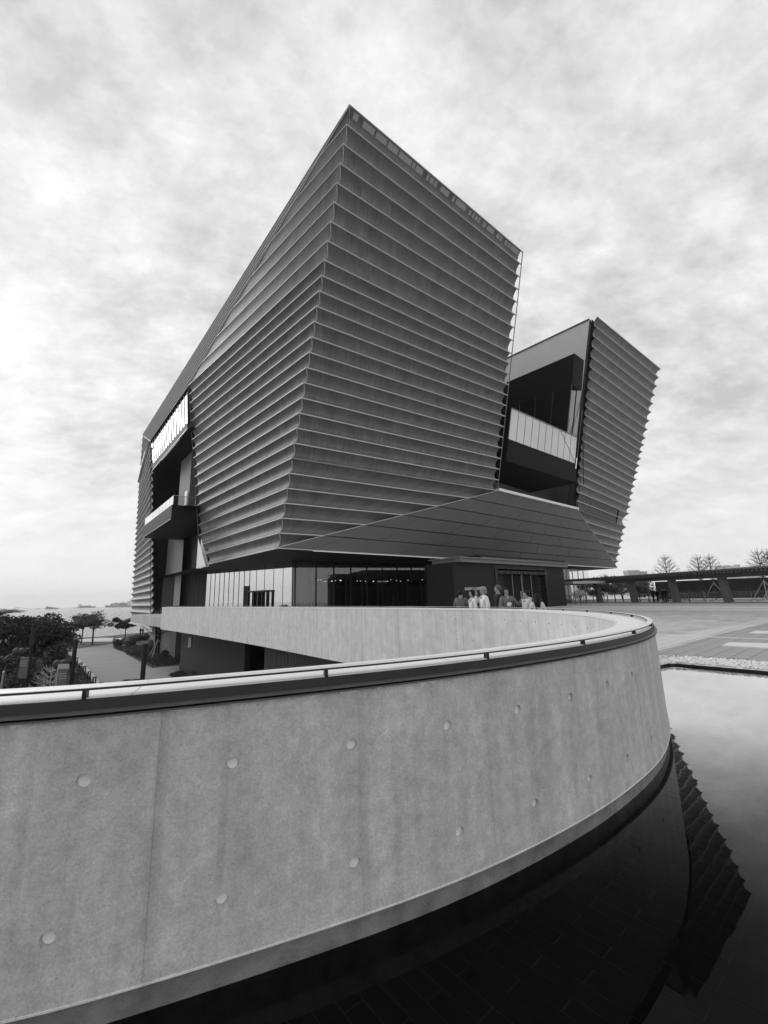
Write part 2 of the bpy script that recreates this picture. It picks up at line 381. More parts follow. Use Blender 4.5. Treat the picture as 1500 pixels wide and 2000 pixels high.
def along(s_):
    s_ = min(max(s_, 0), LEN - 1e-6); i = bisect.bisect_right(acc, s_) - 1; t_ = (s_ - acc[i]) / max(acc[i + 1] - acc[i], 1e-9)
    p = raw[i].lerp(raw[i + 1], t_); d = (raw[min(i + 4, len(raw) - 1)] - raw[max(i - 4, 0)]).normalized()
    return p, d, Vector((d.y, -d.x))              # point, tangent, outward normal
def s_of(pt):
    pt = Vector(pt); return acc[min(range(len(raw)), key=lambda i: (raw[i] - pt).length)]
def zc(s_):                                       # coping level: rises gently along the far leg
    return 1.035 + 0.03 * min(1, max(0, (s_ - SZ0) / 6)) + 0.045 * min(1, max(0, (s_ - SZ1) / 36))
SZ0, SZ1 = s_of((4.2, 9.5)), s_of((2.5, 12.7))
WATER = -0.10
plaza_out = [along(s_)[0] for s_ in [s_of((4.05, 7.1)) + k * 0.5 for k in range(int((LEN - s_of((4.05, 7.1))) / 0.5) + 1)]]
# plaza slab (terrace level 0) around the sunken court
g0 = [atz(*p, 0) for p in ((1240, 1285.5), (1312, 1289), (1500, 1304), (2600, 1390))]
pool_far = [Vector((4.6, 8.6)), g0[0].to_2d(), g0[1].to_2d(), g0[2].to_2d(), g0[3].to_2d()]
plz = [p - along(s_of(p))[2] * 0.3 for p in plaza_out[2:]]
plz_pts = [(p.x, p.y) for p in plz] + [(-24, 46), (-38, 64), (-30, 100), (60, 140), (140, 120), (140, 2)] + [(p.x + .30, p.y + .40) for p in (g0[3], g0[2], g0[1])] + [(5.0, 9.15)]
mb = MB(); mb.prism(plz_pts, -1.03, 0.0); plaza = mb.build('plaza', 'paver', kind='structure')
# ------------------------------------------------------------------ reflecting pool
sA, sB = 0.0, s_of((4.26, 8.6))
wall_pts = [along(sA + (sB - sA) * k / 90)[0] - along(sA + (sB - sA) * k / 90)[2] * 0.12 for k in range(91)]
pool_poly = [(p.x, p.y) for p in wall_pts] + [(5.2, 9.0)] + [(p.x, p.y) for p in (g0[1] + Vector((.3, .3, 0)), g0[2] + Vector((.3, .3, 0)), g0[3])] + [(30, -8), (-9, -8)]
area = sum(a[0] * b_[1] - b_[0] * a[1] for a, b_ in zip(pool_poly, pool_poly[1:] + pool_poly[:1]))
if area < 0: pool_poly.reverse()
mb = MB(); mb.poly([(x, y, WATER) for x, y in pool_poly]); mb.build('pool_water', 'water', kind='structure')
PF = -0.30
mb = MB(); mb.poly([(x, y, PF + 0.0035) for x, y in pool_poly]); pool_floor = mb.build('pool_floor', 'grout', kind='structure')
tb = MB(); tb.box((0, 0, 0), (0.386, 0.0895, 0.012)); tile_me = tb.mesh('tile'); tile_me.materials.append(MATS['tile'])
du = Vector((math.cos(R(-50)), math.sin(R(-50)))); dv = Vector((-du.y, du.x))
cand = []
for i in range(-14, 26):
    for j in range(-10, 52):
        p = Vector((0.5, 1.2)) + du * (0.395 * (i + 0.5 * (j % 2))) + dv * (0.0975 * j)
        q, d_, n_ = along(s_of(p))
        if (p - q).dot(n_) < -0.6 or p.y < 0.95 or abs(p.x) > p.y * 0.98 + 0.2: continue
        cand.append(((p.length), p))
cand.sort(key=lambda c_: c_[0])
for _, p in cand[:300]:
    o = inst('tile', tile_me, pool_floor, Matrix.Translation((p.x, p.y, PF + random.uniform(-.0015, .0015))) @ Matrix.Rotation(R(-50) + random.uniform(-.004, .004), 4, 'Z'))
tm = MB()
for _, p in cand[300:]:
    tm.box((p.x, p.y, PF), (0.386, 0.0895, 0.012), R(-50))
if len(cand) > 300: tm.build('tile_field', 'tile', pool_floor, kind='stuff')
# pebble margin of the pool: kerb plus loose white pebbles
ga, gb_, gc_ = g0[1].to_2d(), g0[2].to_2d(), g0[3].to_2d()
far_edge = [Vector((4.75, 8.35)), Vector((5.0, 8.62)).lerp(ga, .3), ga.lerp(gb_, .0) + Vector((-.1, -.02)), ga.lerp(gb_, .05)] + [ga.lerp(gb_, k / 14) for k in range(1, 15)] + [gb_.lerp(gc_, k / 12) for k in range(1, 13)]
fe = [p for p in far_edge if p.y > 3.0]
outer_e = []
for i, p in enumerate(fe):
    d = (fe[min(i + 1, len(fe) - 1)] - fe[max(i - 1, 0)]).normalized(); outer_e.append(p + Vector((-d.y, d.x)) * 0.50 * (1 if Vector((-d.y, d.x)).y > 0 else -1))
mb = MB(); mb.grid([[P3(p, -0.062) for p in fe], [P3(p, 0.004) for p in outer_e]])
bed = mb.build('pebble_bed', 'pebble', kind='structure')
mb = MB()
for a, b_ in zip(fe, fe[1:]): mb.beam(P3(a, -0.22), P3(b_, -0.22), 0.06, 0.30)
mb.build('pool_edge', 'black_metal', kind='structure')
mb = MB(); rnd = random.Random(3)
for i in range(len(fe) - 1):
    for k in range(int(30 + 420 * (fe[i + 1] - fe[i]).length)):
        t_, u_ = rnd.random(), rnd.random() ** 0.9
        p = fe[i].lerp(fe[i + 1], t_).lerp(outer_e[i].lerp(outer_e[i + 1], t_), -0.06 + 1.08 * u_)
        r_ = rnd.uniform(0.012, 0.026); mb.ball((p.x, p.y, -0.05 + 0.06 * u_ + r_ * 0.4 + rnd.random() * 0.02), r_, 6, 4, (1, rnd.uniform(.6, 1), 0.62), 0.15)
tag(mb.build('pebbles', 'pebble', smooth=True), 'loose white pebbles along the rim of the reflecting pool', 'pebbles', kind='stuff')

# ------------------------------------------------------------------ concrete hairpin parapet
par = empty('ramp_parapet', (1.2, 3.3, 0), 'curved board-marked concrete parapet wall with bronze edge and low handrail, sweeping round the pool', 'parapet')
TH = 0.36
def sweep(name, s0, s1, prof, material, parent, step=0.12, smooth=False, kind=None):
    """prof(s) -> list of (offset outward, z); open strip of the section swept along the plan."""
    n_ = max(2, int((s1 - s0) / step)); rows = []
    for k in range(n_ + 1):
        s_ = s0 + (s1 - s0) * k / n_; p, d, n = along(s_); rows.append([P3(p + n * o, z) for o, z in prof(s_)])
    mb = MB(); mb.grid(rows); o = mb.build(name, material, parent, smooth, kind); return o
def ring(sec): return lambda s_: [(o, z + zc(s_)) for o, z in sec + [sec[0]]]
# outer face: cast panels with tie-rod recesses
joints_px = [(-400, 1500), (300, 1600), (798, 1500), (1092, 1450), (1233, 1390), (1296, 1330)]
sj = []
for x, y in joints_px:
    best = min((k * 0.02 for k in range(int(LEN / 0.02))), key=lambda s_: abs((lambda v: 750 + F * v.x / -v.z - x if v.z < -0.2 else 1e6)(MC.transposed() @ (P3(along(s_)[0], 0.5) - EYE))) if s_ < s_of((3.3, 5.5)) else 1e9)
    sj.append(best)
sj = [0.0] + sj
while sj[-1] + 1.25 < s_of((2.5, 12.8)): sj.append(sj[-1] + 1.25)
holes = []
for row in (((147, 1530), (450, 1492), (690, 1454), (880, 1418), (1021, 1387), (1124, 1362), (1197, 1337), (1245, 1318)), ((111, 1829), (437, 1756), (693, 1686), (892, 1625), (1038, 1569), (1144, 1521), (1216, 1479), (1264, 1442))):
    for x, y in row:
        def hx(s_):
            v = MC.transposed() @ (P3(along(s_)[0], 0.45) - EYE); return 750 + F * v.x / -v.z if v.z < -0.2 else -1e6
        s_ = min((s_of((-3, 1.5)) + k * 0.01 for k in range(900)), key=lambda q: abs(hx(q) - x) if q < s_of((3.2, 5.3)) else 1e9)
        p = along(s_)[0]; r_ = ray(x, y); tt = math.hypot(p.x, p.y) / math.hypot(r_.x, r_.y); holes.append((s_, H + r_.z * tt))
for k in range(1, 9):   # unseen ones behind the bend carry on
    holes += [(s_of((3.2, 5.3)) + k * 0.6, 0.68), (s_of((3.2, 5.3)) + k * 0.6, 0.2)]
ZB = 0.0
for a, b_ in zip(sj, sj[1:]):
    n_ = max(3, int((b_ - a) / 0.04)); bm = bmesh.new(); fr_, bk = [], []
    for k in range(n_ + 1):
        s_ = a + 0.00035 + (b_ - a - 0.0007) * k / n_; p, d, n = along(s_)
        col = [(0.0, ZB), (0.005, ZB + 0.006), (0.005, ZB + 0.05), (0.003, ZB + 0.08), (0.0, ZB + 0.13), (0.0, 0.5), (0.0, zc(s_) - 0.075)]
        fr_.append([bm.verts.new(P3(p + n * (o - 0.0), z)) for o, z in col]); bk.append([bm.verts.new(P3(p - n * 0.2, z)) for z in (ZB, zc(s_) - 0.075)])
    for k in range(n_):
        for j in range(6): bm.faces.new((fr_[k][j], fr_[k + 1][j], fr_[k + 1][j + 1], fr_[k][j + 1]))
        bm.faces.new((bk[k][0], bk[k][1], bk[k + 1][1], bk[k + 1][0]))
        bm.faces.new((fr_[k][0], bk[k][0], bk[k + 1][0], fr_[k + 1][0])); bm.faces.new((fr_[k][6], fr_[k + 1][6], bk[k + 1][1], bk[k][1]))
    bm.faces.new([v for v in fr_[0]] + [bk[0][1], bk[0][0]]); bm.faces.new([v for v in reversed(fr_[n_])] + [bk[n_][0], bk[n_][1]])
    bmesh.ops.recalc_face_normals(bm, faces=bm.faces)
    me = bpy.data.meshes.new('wall_panel'); bm.to_mesh(me); bm.free()
    o = bpy.data.objects.new('wall_panel', me); C.objects.link(o); me.materials.append(MATS['concrete']); attach(o, par)
    mine = [h for h in holes if a < h[0] < b_]
    if mine:
        cb = MB()
        for s_, z in mine:
            p, d, n = along(s_); cb.tube([P3(p - n * 0.024, z), P3(p + n * 0.05, z)], [0.0235, 0.034], 20)
        co = cb.build('cutter', 'plug'); bm = bmesh.new(); bm.from_mesh(co.data); bmesh.ops.recalc_face_normals(bm, faces=bm.faces); bm.to_mesh(co.data); bm.free(); md = o.modifiers.new('b', 'BOOLEAN'); md.object = co; md.solver = 'EXACT'; md.operation = 'DIFFERENCE'
        bpy.context.view_layer.update(); dg = bpy.context.evaluated_depsgraph_get(); nm = bpy.data.meshes.new_from_object(o.evaluated_get(dg)); o.modifiers.clear(); o.data = nm; nm.name = 'wall_panel'
        nm.materials.clear(); nm.materials.append(MATS['concrete'])
        for pl in nm.polygons: pl.material_index = 0
        bpy.data.objects.remove(co)
        for s_, z in mine:
            p, d, n = along(s_); pb = MB(); rr = random.uniform(.0235, .025)
            pb.tube([P3(p - n * 0.026, z), P3(p - n * (0.0165 + random.uniform(0, .003)), z)], [rr, rr], 18)
            pb.build('tie_plug', 'plug', o)
s_end = LEN; sFar = s_of((2.56, 12.75))
sweep('drip_highlight', 0, s_of((4.0, 7.2)), lambda s_: [(0.0, ZB + .012), (0.008, ZB + .008), (0.008, ZB + .002), (0.0, ZB - .002)], 'concrete_pale', par, 0.06)  # pale bead paints the highlight along the drip edge
sweep('plinth', 0, s_of((4.0, 7.2)), lambda s_: [(-0.022, -0.4), (-0.022, ZB - 0.003)], 'concrete_dirty', par, 0.06)
# bronze edge under the coping: lip, fascia, upstand
sweep('edge_lip', 0, s_end, ring([(-0.05, -0.0735), (0.016, -0.0735), (0.016, -0.066), (-0.05, -0.064)]), 'bronze_lip', par)
sweep('edge_ledge', 0, s_end, ring([(-0.05, -0.056), (0.022, -0.056), (0.022, -0.048), (0.0, -0.044), (-0.05, -0.044)]), 'bronze_lip', par)
pa = [k * 1.0 for k in range(0, int(LEN) + 1)]
off_post = (s_of(aty(150, 1380, 1.81).to_2d()) % 1.0)
bounds = [0.0] + [off_post + k for k in range(int(LEN - off_post) + 1)] + [LEN]
for a, b_ in zip(bounds, bounds[1:]):
    if b_ - a < 0.05 or b_ > s_of((-2, 17.5)) : continue
    sweep('edge_fascia', a + 0.0007, b_ - 0.0007, ring([(-0.04, -0.0435), (0.0, -0.0435), (0.0, -0.003), (-0.04, -0.003)]), 'bronze', par)
sweep('edge_fascia', s_of((-2, 17.5)), LEN, ring([(-0.04, -0.0435), (0.0, -0.0435), (0.0, -0.003), (-0.04, -0.003)]), 'bronze', par)
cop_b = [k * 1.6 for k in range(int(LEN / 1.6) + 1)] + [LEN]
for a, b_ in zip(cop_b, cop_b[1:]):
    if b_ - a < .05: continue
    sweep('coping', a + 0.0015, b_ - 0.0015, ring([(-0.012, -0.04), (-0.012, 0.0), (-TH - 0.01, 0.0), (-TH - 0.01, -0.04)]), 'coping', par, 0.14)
# inner concrete face (the far leg shows it), down to the slab edge, in cast bays
in_b = [s_of((4.0, 9.9)) - 2.9 * 5 + 2.9 * k for k in range(30)]
in_b = [b_ for b_ in in_b if 0 <= b_ < LEN] + [LEN]
for a, b_ in zip([0.0] + in_b, in_b):
    if b_ - a < .05: continue
    sweep('inner_panel', a + 0.004, b_ - 0.004, lambda s_: [(-TH, zc(s_) - 0.04), (-TH, -1.03), (-TH + 0.34, -1.03)], 'concrete_pale', par, 0.14)
sweep('inner_core', 0, LEN, lambda s_: [(-TH + 0.05, zc(s_) - 0.045), (-TH + 0.05, -1.0), (-0.1, -1.0), (-0.1, zc(s_) - 0.045)], 'backing', par, 0.3)
for k in range(34):
    s_ = s_of((-2.2, 1.6)) + k * .19 + random.uniform(-.08, .08); wd_ = random.uniform(.03, .16); hh = random.uniform(.006, .02); rows_ = []
    for q in range(7):
        ss = s_ + wd_ * (q / 6 - .5); p, d, n = along(ss); zt_ = zc(ss) - .0765; rows_.append([P3(p + n * .0012, zt_), P3(p + n * .0012, zt_ - hh * (.25 + random.random()) * (1 - abs(q / 3 - 1) * .6))])
    mb = MB(); mb.grid(rows_); mb.build('lime_stain', 'concrete_pale', par)
# little weep marks (pour holes) on the inner face
hm = MB()
for k in range(70):
    s_ = s_of((3.9, 7.0)) + k * 0.6; p, d, n = along(s_)
    for z in (0.78, 0.22, -0.35): hm.tube([P3(p - n * (TH - 0.01), z + random.uniform(-.02, .02)), P3(p - n * (TH + 0.004), z)], 0.014, 6)
hm.build('tie_marks', 'concrete_dirty', par, kind='stuff')
# end wall of the far leg
p, d, n = along(LEN); mb = MB(); mb.prism([p - n * 0.02, p - n * TH, p - n * TH + d * 0.3, p - n * 0.02 + d * 0.3], -1.03, zc(LEN)); mb.build('end_panel', 'concrete_pale', par)
# low handrail: dark flat bar, sky sheen painted as a pale top strip, on short posts
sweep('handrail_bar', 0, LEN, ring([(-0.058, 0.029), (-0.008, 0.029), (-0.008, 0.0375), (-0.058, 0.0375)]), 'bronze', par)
sweep('handrail_sky_sheen', 0, LEN, ring([(-0.059, 0.038), (-0.007, 0.038), (-0.009, 0.0405), (-0.057, 0.0405)]), 'rail_sky_sheen', par)
for s_ in bounds[1:-1]:
    p, d, n = along(s_); mb = MB(); z = zc(s_)
    mb.beam(P3(p - n * 0.024, z - 0.004), P3(p - n * 0.024, z + 0.029), 0.016, 0.03, P3(n, 0)); mb.build('post', 'black_metal', par)
# ------------------------------------------------------------------ museum building
mus = empty('museum_building', (-8.6, 33, 0), 'huge dark museum of outward-leaning scalloped metal facades with deep openings, above the plaza', 'museum')
SB, LB = 1.1397, 1.4166
ZS = [5.516 + SB * i for i in range(20)] + [5.516 + SB * 19 + LB * (j + 1) for j in range(8)]
def ln(ax, bx, ay, by): return lambda z: Vector((ax + bx * z, ay + by * z))
cornerL = ln(-9.697, 0.2055, 34.297, -0.2352)
rightE = ln(10.38, 0.149, 45.52, -0.1487)
rbL = ln(24.087, 0.1544, 57.327, -0.1567)
rbR = ln(39.134, 0.2297, 75.203, -0.2477)
leftE = ln(-20.05, -0.1165, 47.33, -0.0300)
def seg(a, b_): 
    return lambda z: (lambda t_: Vector((a[0] + (b_[0] - a[0]) * t_, a[1] + (b_[1] - a[1]) * t_)))((z - a[2]) / (b_[2] - a[2]))
z0, z6, z19, zT = ZS[0], ZS[6], ZS[19], ZS[27]
Apex = P3(cornerL(zT), zT); O2 = P3(leftE(z19), z19); O1 = Vector((-37.3, 63.63, z19)); Dt = Vector((-53.54, 88.2, zT))
crease1, crease2 = seg(O2, Apex), seg(O1, Dt)
Bc = P3(cornerL(z0), z0); R6 = P3(rightE(z6), z6); RB6 = P3(rbL(z6), z6); Tt = P3(rbR(z0), z0)
diag1, diag2 = seg(Bc, R6), seg(Tt, RB6)
ZLB = -2.1
lbR = seg((-36.0, 66.0, ZLB), O1); lbL = seg((-51.2, 85.6, ZLB), Dt)
PROF = [(t_, 0.42 * math.sin(math.pi * t_) ** 0.85) for t_ in (0.0, 0.02, 0.06, 0.12, 0.2, 0.3, 0.42, 0.55, 0.68, 0.78, 0.86, 0.92, 0.965, 1.0)]
def facade(name, zs, PL, PR, offL, offR, pmat='panel', short=0.0, tmax_last=1.0, skip=(), nose=True, depth=1.0, uvo=0.0, fw=0.10, fh=0.075, fmat='fin'):
    """scalloped bays between horizontal fins; PL/PR give the plan of the two side edges, off* the inward direction there."""
    bk = MB(); rows = []
    for z in zs: rows.append([P3(PL(z) + offL * 0.62 + offL.normalized() * .12, z), P3(PR(z) + offR * 0.62 + offR.normalized() * .12, z)])
    bk.grid(rows); part = bk.build(name, 'backing', mus)
    for i, (za, zb) in enumerate(zip(zs, zs[1:])):
        if i in skip: continue
        a0, a1, b0, b1 = PL(za), PL(zb), PR(za), PR(zb); ln_ = max((b0 - a0).length, (b1 - a1).length); g = []; vs = []
        h = zb - za; tm = tmax_last if i == len(zs) - 2 else 1.0
        pr = [(t_, o_) for t_, o_ in PROF if t_ <= tm + 1e-6]
        for t_, o_ in pr:
            z = za + h * t_; k = o_ * depth * min(1.0, h / SB)
            A = a0.lerp(a1, t_) + offL * k; Bq = b0.lerp(b1, t_) + offR * k
            if short: Bq = A + (Bq - A) * (1 - short / max((Bq - A).length, .1))
            g.append([P3(A, z), P3(Bq, z)])
        if ln_ < 0.4: continue
        mb = MB(); mb.grid(g, lambda r_, c_: (uvo + c_ * ln_, i * 1.7 + pr[r_][0] * h)); o = mb.build('panel', pmat, part, True)
        if tm < 1.0:
            mb = MB(); p0 = [P3(a0.lerp(a1, tm) + offL * .12, za + h * tm), P3(b0.lerp(b1, tm) + offR * .12, za + h * tm)]; p1 = [P3(a1 + offL * .12, zb), P3(b1 + offR * .12, zb)]
            mb.quad(p0[0], p0[1], p1[1], p1[0], [(0, 0), (ln_, 0), (ln_, .5), (0, .5)]); mb.build('perforated_screen', 'perforated', part)
            pm = MB(); x_ = 0.25
            while x_ < ln_ - .2:
                t_ = x_ / ln_; pm.beam(p0[0].lerp(p0[1], t_) + P3(offL * .05, 0), p1[0].lerp(p1[1], t_) + P3(offL * .05, 0), random.choice((.06, .06, .14)), .05, P3(offL, 0)); x_ += random.choice((.35, .5, .9, 1.3))
            pm.build('screen_posts', 'mullion', part, kind='stuff')
    if nose:
        for i, z in enumerate(zs):
            A, Bq = PL(z), PR(z)
            if (A - Bq).length < 0.5: continue
            mb = MB(); mb.beam(P3(A + offL * 0.02, z), P3(Bq + offR * 0.02, z), fw, fh); mb.build('fin', fmat, part)
    return part
def inward(PL, PR, z):                      # unit plan normal pointing into the building (left to right seen from outside)
    d = (PR(z) - PL(z)).normalized(); return Vector((-d.y, d.x))
nR = inward(cornerL, rightE, 20); nL = inward(leftE, cornerL, 16)
mit = (nR + nL) / (1 + nR.dot(nL))
nRB = inward(rbL, rbR, 20); nLB = inward(lbL, lbR, 12)
mitR = (nRB + Vector((-nRB.y, nRB.x))); mitL = (nLB + Vector((nLB.y, -nLB.x)))
# near block, right-hand face: lower part ends on the belly's diagonal
facade('near_right_facade', ZS[:7], cornerL, diag1, mit, nR)
facade('near_right_facade', ZS[6:], cornerL, rightE, mit, nR, short=0.30)
# solid pale patches under the near block's roof edge, painting sky seen through perforations
rs = random.Random(21); x_ = 0.5; za, zb = ZS[26], ZS[27]; scr = None
def rim(u_, t_): 
    z = lerp(za, zb, t_); k = 0.42 * math.sin(math.pi * t_) ** .85 * 1.0
    return P3(cornerL(z).lerp(rightE(z), u_) + nR * (k - .06), z)
while x_ < 21.5:
    w_ = rs.choice((.3, .45, .8, 1.1, 1.4)); fade_ = 1 - x_ / 30
    mb = MB(); mb.grid([[rim(x_ / 23, t_), rim((x_ + w_) / 23, t_)] for t_ in (.70, .78, .86, .92)]); mb.build('perforated_screen', 'fin_dim', mus); x_ += w_ + rs.choice((.12, .12, .2, .5))
# near block, left-hand face
facade('near_left_facade', ZS[:20], leftE, cornerL, nL, mit, depth=0.85, fw=0.08, fh=0.055)
facade('near_left_facade', ZS[19:], crease1, cornerL, nL * .06, mit, depth=0.85, fw=0.08, fh=0.055)
# upper band over the left opening
nS = inward(seg(O1, Dt), seg(O2, Apex), 33)
facade('upper_band_facade', ZS[19:], crease2, crease1, nS * .3, nS * .06, pmat='panel_strip', depth=0.5, fw=0.10, fh=0.09, fmat='fin_dim')
# far left block
zl = [ZLB + (z19 - ZLB) * i / 26 for i in range(27)]
lb = facade('far_left_facade', zl, lbL, lbR, mitL, nLB)
facade('far_left_facade', ZS[19:], lbL, crease2, mitL, nLB)
# right block
facade('right_block_facade', ZS[:7], diag2, rbR, nRB, mitR)
rbf = facade('right_block_facade', ZS[6:], rbL, rbR, nRB, mitR, skip=(0, 1))
# corner beads following the scallops of the near corner, and edge bars of the openings
for i, (za, zb) in enumerate(zip(ZS, ZS[1:])):
    mb = MB(); mb.tube([P3(cornerL(lerp(za, zb, t_)) + mit * (o_ * min(1, (zb - za) / SB) - 0.02), lerp(za, zb, t_)) for t_, o_ in PROF], 0.035, 5); mb.build('corner_bead', 'fin', mus, True)
def edge_bar(PE, za, zb, material='fin', w_=0.10):
    mb = MB(); mb.beam(P3(PE(za), za), P3(PE(zb), zb), w_, w_, Vector((1, 0, 0))); return mb.build('edge_bar', material, mus)
edge_bar(rightE, z6, zT, 'steel_dull', .08); edge_bar(rbL, z6, zT, 'panel_strip', .08); edge_bar(leftE, z0, z19, 'panel_strip', .08); edge_bar(lbR, ZLB, z19, 'panel_strip', .08)
for PE, zz_, dr in ((rbL, ZS[6:27], -1), (lbR, zl, 1)):
    for z in zz_:
        p = PE(z); d = Vector((.7617, .6478)) if dr < 0 else Vector((.632, -.775))
        mb = MB(); mb.beam(P3(p, z), P3(p + d * (-0.5 if dr < 0 else 0.5), z - 0.03), 0.10, 0.10); mb.build('bracket', 'steel', mus)
mb = MB(); mb.grid([[P3(crease1(z) + nL * .62, z), P3(crease1(z) + (nL + nS) * .02, z), P3(crease1(z) + nS * .62, z)] for z in ZS[19:]]); mb.build('crease_backing', 'backing', mus)
for a, b_ in ((crease1, None), (crease2, None)):
    mb = MB(); mb.tube([P3(a(z), z) for z in ZS[19:]], 0.05, 5); mb.build('crease_bead', 'fin', mus)
# louvred bay of the right block
za, zb = ZS[6], ZS[8]; uL = 0.76
def rbp(u_, z, inn): return P3(rbL(z).lerp(rbR(z), u_) + nRB * inn, z)
rows = [[rbp(uL, za + (zb - za) * t_, o_ * 1.6), P3(rbR(za + (zb - za) * t_) + mitR * o_ * 1.6, za + (zb - za) * t_)] for t_, o_ in PROF]
mb = MB(); mb.grid(rows, lambda r_, c_: (c_ * 5, PROF[r_][0] * 2.3)); mb.build('panel', 'panel', rbf, True)
mb = MB(); mb.quad(rbp(0.01, za + .1, .5), rbp(uL, za + .1, .5), rbp(uL, zb - .1, .5), rbp(0.01, zb - .1, .5)); mb.build('louvre_recess', 'backing', rbf)
mb = MB(); mb.quad(rbp(0.01, za + .06, .12), rbp(uL, za + .06, .12), rbp(uL, za + .75, .16), rbp(0.01, za + .75, .16)); mb.build('louvre_sill', 'panel_strip', rbf)
mb = MB(); mb.quad(rbp(0.01, zb - .62, .16), rbp(uL, zb - .62, .16), rbp(uL, zb - .06, .12), rbp(0.01, zb - .06, .12)); mb.build('louvre_head', 'panel_strip', rbf)
mb = MB(); mb.quad(rbp(uL, za + .06, .0), rbp(uL, za + .06, .7), rbp(uL, zb - .06, .7), rbp(uL, zb - .06, .0)); mb.build('louvre_jamb', 'dark_wall', rbf)
for k in range(27):
    u_ = 0.02 + (uL - 0.03) * (k + .5) / 27; mb = MB(); mb.beam(rbp(u_, za + .7, .3), rbp(u_, zb - .58, .3), 0.20, 0.28, P3(nRB, 0)); mb.build('slat', 'fascia_panel', rbf)
# belly: flat panels between the two lower diagonals
bk = MB(); bk.grid([[P3(diag1(z), z) + P3(nR * .25, 0), P3(diag2(z), z) + P3(nR * .25, 0)] for z in ZS[:7]]); belly = bk.build('belly', 'backing', mus)
for i, (za, zb) in enumerate(zip(ZS[:6], ZS[1:7])):
    cuts = [0.0] + sorted((k + 0.28 + 0.13 * ((i * 3) % 5)) / 6.3 for k in range(6)) + [1.0]
    for u0, u1 in zip(cuts, cuts[1:]):
        def bp_(u_, z, o_=0.0): return P3(diag1(z).lerp(diag2(z), u_) + nR * o_, z)
        e0 = 0.0006; mb = MB(); zz0, zz1 = za + 0.035, zb - 0.035
        q = [bp_(u0 + e0, zz0), bp_(u1 - e0, zz0), bp_(u1 - e0, zz1), bp_(u0 + e0, zz1)]; q2 = [p + P3(nR * .12, 0) for p in q]
        mb.quad(*q)
        for k in range(4): mb.quad(q[k], q2[k], q2[(k + 1) % 4], q[(k + 1) % 4])
        mb.build('belly_panel', 'fascia_panel', belly)
mb = MB(); mb.beam(R6 + Vector((0, 0, .1)), RB6 + Vector((0, 0, .1)), 0.5, 0.30); mb.build('opening_sill', 'light_trim', mus)
mb = MB(); mb.beam(Bc + Vector((0, 0, -.02)), Tt + Vector((0, 0, -.02)), 0.18, 0.07); mb.build('belly_edge', 'fin', mus)
mb = MB(); mb.beam(P3(leftE(z0), z0 - .06), Bc + Vector((0, 0, -.06)), 0.25, 0.07); mb.build('left_edge_trim', 'fin', mus)
mb = MB(); mb.tube([P3(diag1(z), z) for z in ZS[:7]], .04, 5); mb.tube([P3(diag2(z), z) for z in ZS[:7]], .04, 5); mb.build('diagonal_trim', 'fin', mus)
# ground-floor soffit, roofs
LL = P3(leftE(z0), z0 - .1)
mb = MB(); zs_ = z0 - 0.10
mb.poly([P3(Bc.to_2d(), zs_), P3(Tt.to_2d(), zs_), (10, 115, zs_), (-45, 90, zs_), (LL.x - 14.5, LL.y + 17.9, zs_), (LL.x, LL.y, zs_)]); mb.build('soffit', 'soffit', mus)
mb = MB(); zr = zT - .35
mb.poly([P3(cornerL(zr) + mit * .5, zr), P3(rightE(zr) + nR * .5, zr), P3(rightE(zr) + nR * 26, zr), (5, 70, zr), P3(Dt.to_2d() + Vector((12, 4)), zr), P3(Dt.to_2d() + Vector((2, 0)), zr)]); mb.build('roof', 'roof_dark', mus)
mb = MB(); mb.poly([P3(rbL(zr) + nRB * .5, zr), P3(rbR(zr) + mitR * .5, zr), P3(rbR(zr) + nRB * 26 + Vector((0, 0)), zr), P3(rbL(zr) + nRB * 26, zr)]); mb.build('roof', 'roof_dark', mus)
# ------------------------------------------------------------------ right opening (between near and right blocks)
e1 = Vector((.7617, .6478)); n1 = Vector((.6478, -.7617)); u2 = Vector((-.69, .724))
e1v, n1v, u2v = P3(e1, 0), P3(n1, 0), P3(u2, 0)
def pl1(off): return Vector((12.22, 43.68, 12.0)) + n1v * off
def px1(x, y, off): return atpl(x, y, pl1(off), n1v)
fo = 1.75
c_bot, c_top = px1(1117, 752, 3.85), px1(1122, 690, 4.9)
C0, C1 = c_bot.to_2d(), c_top.to_2d()
def block(name, p, de, du_, za, zb, material, parent=mus, ue=e1, uu=u2):
    q = [p, p + ue * de, p + ue * de + uu * du_, p + uu * du_]; mb = MB(); mb.prism(q, za, zb); return mb.build(name, material, parent)
mb = MB(); qs = [(p + e1 * a + u2 * b_, z) for p, z in ((C0, c_bot.z), (C1, c_top.z)) for a, b_ in ((0, 0), (2.6, 0), (2.6, 26), (0, 26))]
mb.v = [tuple(P3(p, z)) for p, z in qs]; mb.f = [(3, 2, 1, 0), (4, 5, 6, 7)] + [(i, (i + 1) % 4, 4 + (i + 1) % 4, 4 + i) for i in range(4)]; ov = mb.build('overhang_box', 'dark_box', mus)
